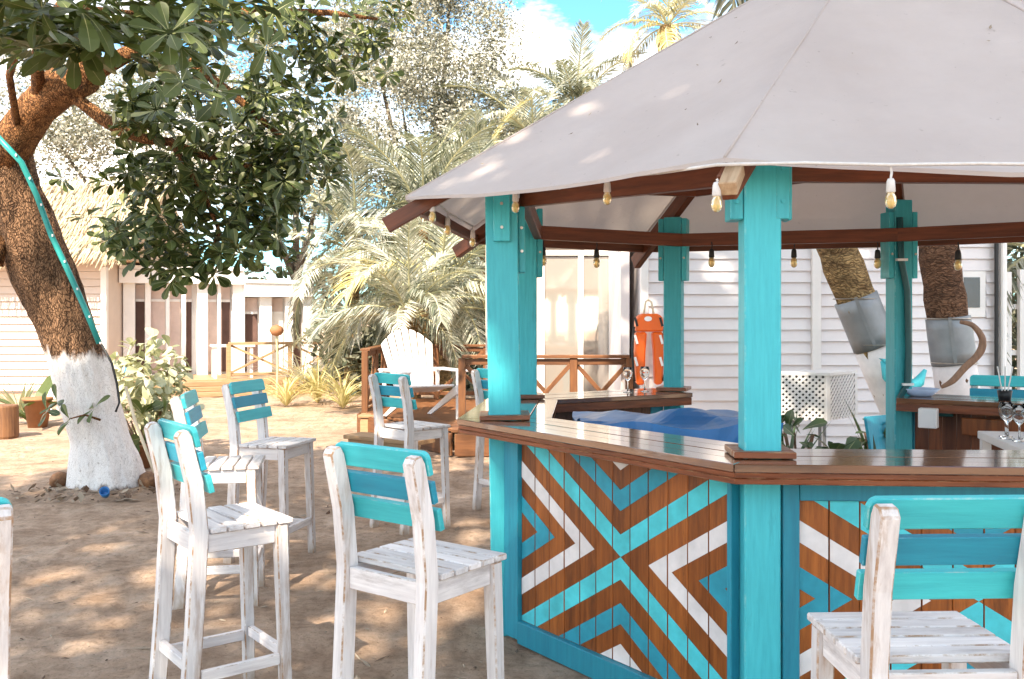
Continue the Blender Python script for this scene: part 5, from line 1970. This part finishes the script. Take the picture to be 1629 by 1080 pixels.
# wire glass rack
mb = MB()
p0 = V((2.91, 5.246, 0.955)) + Rs @ V((0.0, 0.06, 0))
for k in range(7):
    c = p0 + Rs @ V((0.045 * k - 0.05, 0.14, 0.10))
    mb.tube([c + V((0, 0, -0.1)), c + V((0.0, 0, 0.06)), c + Rs @ V((0.0, -0.05, 0.12)), c + Rs @ V((0, -0.12, 0.12)), c + Rs @ V((0, -0.18, 0.05)), c + Rs @ V((0, -0.2, -0.1))], 0.005, 5)
mb.tube([p0 + Rs @ V((-0.07, 0.14, 0.15)), p0 + Rs @ V((0.25, 0.14, 0.15))], 0.005, 5)
mb.tube([p0 + Rs @ V((-0.07, -0.04, 0.2)), p0 + Rs @ V((0.25, -0.04, 0.2))], 0.005, 5)
tag(mb.build('wire_rack', M['plastic'], None, True), 'white wire glass rack on the shelf inside the bar', 'rack')
# bowl and small jar on the far right counter
S5 = lambda t: (O_[4] + I_[4]) / 2 * (1 - t) + (O_[5] + I_[5]) / 2 * t
p = S5(0.10)
mb = MB(); mb.lathe([(0, 0), (0.06, 0), (0.075, 0.006), (0.125, 0.05), (0.12, 0.052), (0.07, 0.012), (0, 0.01)], (0, 0, 0), 20)
tag(mb.build('bowl', M['bowl'], None, True, 0, V((p.x, p.y, CT))), 'pale blue shallow bowl on the far right counter', 'bowl')
p = S5(0.48)
jr = empty('straw_holder', V((p.x, p.y, CT)), 'small dark holder with white straws on the far right counter', 'straw holder')
mb = MB(); mb.lathe([(0, 0), (0.035, 0), (0.045, 0.06), (0.04, 0.06), (0.03, 0.01), (0, 0.01)], (0, 0, 0), 12); mb.build('cup', M['black'], jr, True)
for k in range(6):
    a = k * 1.1
    mb = MB(); mb.tube([V((0.01 * cos(a), 0.01 * sin(a), 0.01)), V((0.05 * cos(a), 0.04 * sin(a), 0.21))], 0.004, 5); mb.build('straw', M['plastic'], jr)

# white post fence at the right edge
wf = empty('white_fence', (5.75, 11.2, 0), 'white post and rail fence at the right edge beyond the cottage', 'fence')
for k, x in enumerate((5.86, 6.06, 6.5, 7.0)):
    mb = MB(); mb.box((x - 5.75, 0, 1.08 + 0.03 * (k % 2)), (0.09 if k else 0.12, 0.07, 2.16)); mb.build('fence_post', M['whitepaint'], wf, False, 0.004)
for z in (0.7, 1.2, 1.75):
    mb = MB(); mb.box((0.65, 0.052, z), (1.3, 0.03, 0.06)); mb.build('fence_rail', M['whitepaint'], wf, False, 0.003)

# ---------------------------------------------------------------- string of bulbs
def bulb(p, label, drop=0.06, cordmat='socket', dark=False):
    """socket top at p"""
    root = empty('festoon_bulb', p, label, 'light bulb', 'festoon bulbs under the canvas roof')
    mb = MB(); mb.tube([V((0, 0, drop)), V((0.004, 0, drop * 0.5)), V((0, 0, 0))], 0.0055 if not dark else 0.004, 6); mb.build('cord', M['black' if dark else 'socket'], root)
    mb = MB(); mb.lathe([(0.0, 0.0), (0.012, 0.0), (0.017, -0.012), (0.020, -0.055), (0.016, -0.06), (0, -0.06)], (0, 0, 0), 12); mb.build('socket', M['black' if dark else 'socket'], root, True)
    mb = MB(); mb.lathe([(0.0, -0.055), (0.013, -0.058), (0.022, -0.078), (0.0245, -0.098), (0.019, -0.118), (0.008, -0.127), (0, -0.128)], (0, 0, 0), 14); mb.build('glass', M['bulb'], root, True)
    return root


BL = [  # px, py of socket top, depth, label
    (688, 322, 4.82, 'amber bulb hanging under the leftmost tip of the canvas'), (712, 345, 5.3, 'amber bulb second from the left canvas tip'), (752, 366, 5.75, 'amber bulb third from the left tip, next to the left corner post'),
    (820, 305, 4.55, 'bulb at the right edge of the left corner post'), (966, 288, 4.0, 'bulb midway along the front left eave'), (1140, 290, 3.22, 'bulb below the pale wood block at the front corner'), (1417, 284, 3.2, 'bulb hanging under the front right eave')]
for px, py, y, lb in BL:
    bulb(at(px, py, y), lb, {966: 0.05, 1417: 0.05, 1140: 0.015}.get(px, 0.04)).scale = (0.8, 0.8, 0.8)
for px, py, y, lb in ((864, 392, 6.2, 'dark socket bulb hanging at the left end of the back beam'), (949, 396, 6.35, 'dark socket bulb hanging in front of the glass doors'), (1132, 396, 6.55, 'dark socket bulb right of the back left post'), (1263, 396, 6.45, 'dark socket bulb right of the front corner post'), (1396, 397, 6.3, 'dark socket bulb left of the back right post'), (1524, 398, 5.9, 'dark socket bulb by the small window')):
    bulb(at(px, py, y), lb, 0.05, 'black', True)
# the white wire looping along the eave
mb = MB()
eavep = [at(688, 314, 4.80), at(750, 308, 4.72), at(818, 300, 4.50), at(890, 299, 4.25), at(966, 283, 3.98), at(1050, 275, 3.6), at(1140, 262, 3.22)]
mb.tube(eavep, 0.006, 6)
mb.tube([at(1140, 262, 3.22), at(1280, 259, 3.2), at(1417, 262, 3.18), at(1560, 260, 3.15), at(1700, 262, 3.12)], 0.006, 6)
mb.tube([at(688, 314, 4.80), at(712, 338, 5.3), at(752, 360, 5.75)], 0.006, 6)
tag(mb.build('festoon_wire', M['socket'], None, True), 'white wire of the bulb string along the canvas eave', 'wire')

# ---------------------------------------------------------------- white veranda house far left
A_ = V((-8.75, 21.0, 0)); B_ = V((-4.78, 22.6, 0))
vd = (B_ - A_); VLEN = vd.length; vang = atan2(vd.y, vd.x); vd.normalize()
vh = empty('veranda_house', A_, 'white veranda house with tall glass doors behind the trunk', 'house', None, vang)


def vx(px):
    """distance along the front where a ray through this column meets it"""
    r0 = (px - CXP) / FPX
    # (A.x + t*vd.x) = r0*(A.y + t*vd.y)
    return (r0 * A_.y - A_.x) / (vd.x - r0 * vd.y)


def vz(px, py):
    y = A_.y + vx(px) * vd.y
    return HC + (YH - py) / FPX * y


HT = vz(205, 428)
HT2 = HT - 0.28
XS = vx(388)
for xa, xb, hh in ((0.0, XS - 0.004, HT), (XS + 0.004, VLEN, HT2)):
    mb = MB(); mb.box(((xa + xb) / 2, 2.2, hh / 2 - 0.02), (xb - xa, 3.6, hh - 0.04)); mb.build('wall', M['whitepaint'], vh)
    mb = MB(); mb.box(((xa + xb) / 2, 0.14, hh - 0.16), (xb - xa + 0.004, 0.48, 0.30)); mb.build('header_beam', M['whitepaint'], vh)
    mb = MB(); mb.box(((xa + xb) / 2, 2.0, hh + 0.04), (xb - xa - 0.004, 4.3, 0.08)); mb.build('flat_roof', M['whitepaint'], vh)
for pa, pb in ((196, 215), (231, 240), (264, 270), (289, 296), (314, 331), (347, 352), (371, 390), (414, 433), (455, 467), (484, 498)):
    xa, xb = vx(pa), vx(pb)
    mb = MB(); mb.box(((xa + xb) / 2, 0.14, (HT if pa < 380 else HT2) / 2 - 0.15), (xb - xa, 0.12, (HT if pa < 380 else HT2) - 0.32)); mb.build('veranda_post', M['whitepaint'], vh)
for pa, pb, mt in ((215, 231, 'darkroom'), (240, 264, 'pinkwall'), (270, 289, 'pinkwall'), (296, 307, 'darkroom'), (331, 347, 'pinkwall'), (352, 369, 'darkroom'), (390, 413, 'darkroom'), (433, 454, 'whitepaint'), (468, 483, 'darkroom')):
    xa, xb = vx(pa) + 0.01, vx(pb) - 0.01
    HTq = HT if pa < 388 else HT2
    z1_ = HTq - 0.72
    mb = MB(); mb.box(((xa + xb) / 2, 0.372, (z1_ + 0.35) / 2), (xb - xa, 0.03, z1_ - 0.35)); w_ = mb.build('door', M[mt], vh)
    mb = MB(); mb.box(((xa + xb) / 2, 0.345, z1_ + 0.03), (xb - xa, 0.05, 0.06)); mb.build('frame', M['whitepaint'], w_)
    mb = MB(); mb.box(((xa + xb) / 2, 0.36, (z1_ + 0.06 + HTq - 0.34) / 2), (xb - xa, 0.02, HTq - 0.34 - z1_ - 0.06)); mb.build('transom_pane', M['pinkwall'], vh)
mb = MB(); mb.box((VLEN / 2, -0.75, 0.15), (VLEN, 2.2, 0.30)); mb.build('porch_floor', M['stepwood'], vh)
# steps
for k in range(3):
    mb = MB(); mb.box((vx(372), -1.95 - 0.3 * (2 - k), 0.05 + 0.09 * k), (2.6, 0.30, 0.085)); mb.build('step', M['stepwood'], vh, False, 0.004)
# porch railing with crosses
def VR(x, z, y=-1.75):
    return V((x, y, z))
xr0, xr1 = vx(352), vx(352) + 2.6
for k in range(3):
    x = xr0 + (xr1 - xr0) * k / 2
    mb = MB(); mb.box(VR(x, 0.66), (0.09, 0.09, 0.78)); mb.build('rail_post', M['stepwood'], vh)
pbar('top_rail', VR(xr0, 1.06), VR(xr1, 1.06), 0.09, 0.06, M['stepwood'], vh)
pbar('low_rail', VR(xr0, 0.40), VR(xr1, 0.40), 0.05, 0.06, M['stepwood'], vh)
for k in range(2):
    a = xr0 + (xr1 - xr0) * (k + 0.04) / 2; b = xr0 + (xr1 - xr0) * (k + 0.96) / 2
    pbar('cross_brace', VR(a, 0.44, -1.77), VR(b, 1.02, -1.77), 0.03, 0.05, M['stepwood'], vh)
    pbar('cross_brace', VR(a, 1.02, -1.73), VR(b, 0.44, -1.73), 0.03, 0.05, M['stepwood'], vh)
# white porch table
pt = empty('porch_table', A_ + vd * vx(362) + V((vd.y, -vd.x, 0)) * 1.1 + V((0, 0, 0.30)), 'small white table on the veranda behind the crossed railing', 'table', None, vang)
mb = MB(); mb.box((0, 0, 0.70), (0.9, 0.7, 0.04)); mb.build('tabletop', M['plastic'], pt)
for sx in (-0.38, 0.38):
    for sy in (-0.28, 0.28):
        mb = MB(); mb.box((sx, sy, 0.34), (0.06, 0.06, 0.68)); mb.build('leg', M['plastic'], pt)

# cream sided cabin with thatch further left
cb = empty('thatched_cabin', (-10.9, 20.2, 0), 'cream clapboard cabin with straw thatched roof at the left edge', 'house')
mb = MB(); mb.box((0, 2.0, 1.42), (4.3, 3.9, 2.84)); mb.build('wall', M['siding_warm'], cb)
mb = MB()
mb.prism([V((0, 0, 0)), V((0, -0.060, 0)), V((0, -0.012, 0.150)), V((0, 0, 0.150))], (-2.15, 0, 0), (2.15, 0, 0))
me = mb.mesh('siding_board', M['siding_warm'])
for k in range(17):
    link_mesh('siding_board', me, cb, (0, 0.045, 0.05 + 0.16 * k))
for x in (-2.17, 2.17):
    mb = MB(); mb.box((x, 0.0, 1.35), (0.12, 0.12, 2.7)); mb.build('corner_trim', M['whitepaint'], cb)
mb = MB()
rr = random.Random(91)
for k in range(5200):
    u, v = rr.uniform(-2.9, 2.9), rr.random()
    p = V((u, -0.9 + 2.9 * v, 2.86 + 2.0 * v + rr.uniform(-0.05, 0.1)))
    d = V((rr.uniform(-0.15, 0.15), -0.8, -0.62 - rr.uniform(0, 0.3))).normalized()
    s = V((1, 0, 0)) * 0.013
    l_ = rr.uniform(0.22, 0.45)
    mb.add([p - s, p + s, p + d * l_ + s * 0.3, p + d * l_ - s * 0.3], [(0, 1, 2, 3)])
stuff(mb.build('thatch', M['thatch'], cb))
mb = MB(); mb.prism([V((0, -0.75, 2.84)), V((0, 4.7, 2.84)), V((0, 2.0, 4.72))], (-2.75, 0, 0), (2.75, 0, 0)); mb.build('roof', M['palewood'], cb)

# sun lounger behind the bush
lg = empty('sun_lounger', gpt(152, 16.0), 'white sun lounger with blue cushion behind the leaning trunk', 'sun lounger', None, radians(10))
mb = MB(); mb.box((0, 0, 0.30), (1.5, 0.6, 0.05)); mb.build('frame', M['plastic'], lg)
mb = MB(); mb.box((-0.1, 0, 0.39), (1.2, 0.55, 0.10)); mb.build('cushion', M['plastic'], lg, False, 0.02)
mb = MB(); mb.box((0.35, 0, 0.60), (0.5, 0.5, 0.10), Matrix.Rotation(-0.7, 3, 'Y')); mb.build('headrest', M['cushion'], lg, False, 0.02)
for sx in (-0.65, 0.65):
    for sy in (-0.25, 0.25):
        mb = MB(); mb.box((sx, sy, 0.14), (0.06, 0.06, 0.28)); mb.build('leg', M['plastic'], lg)
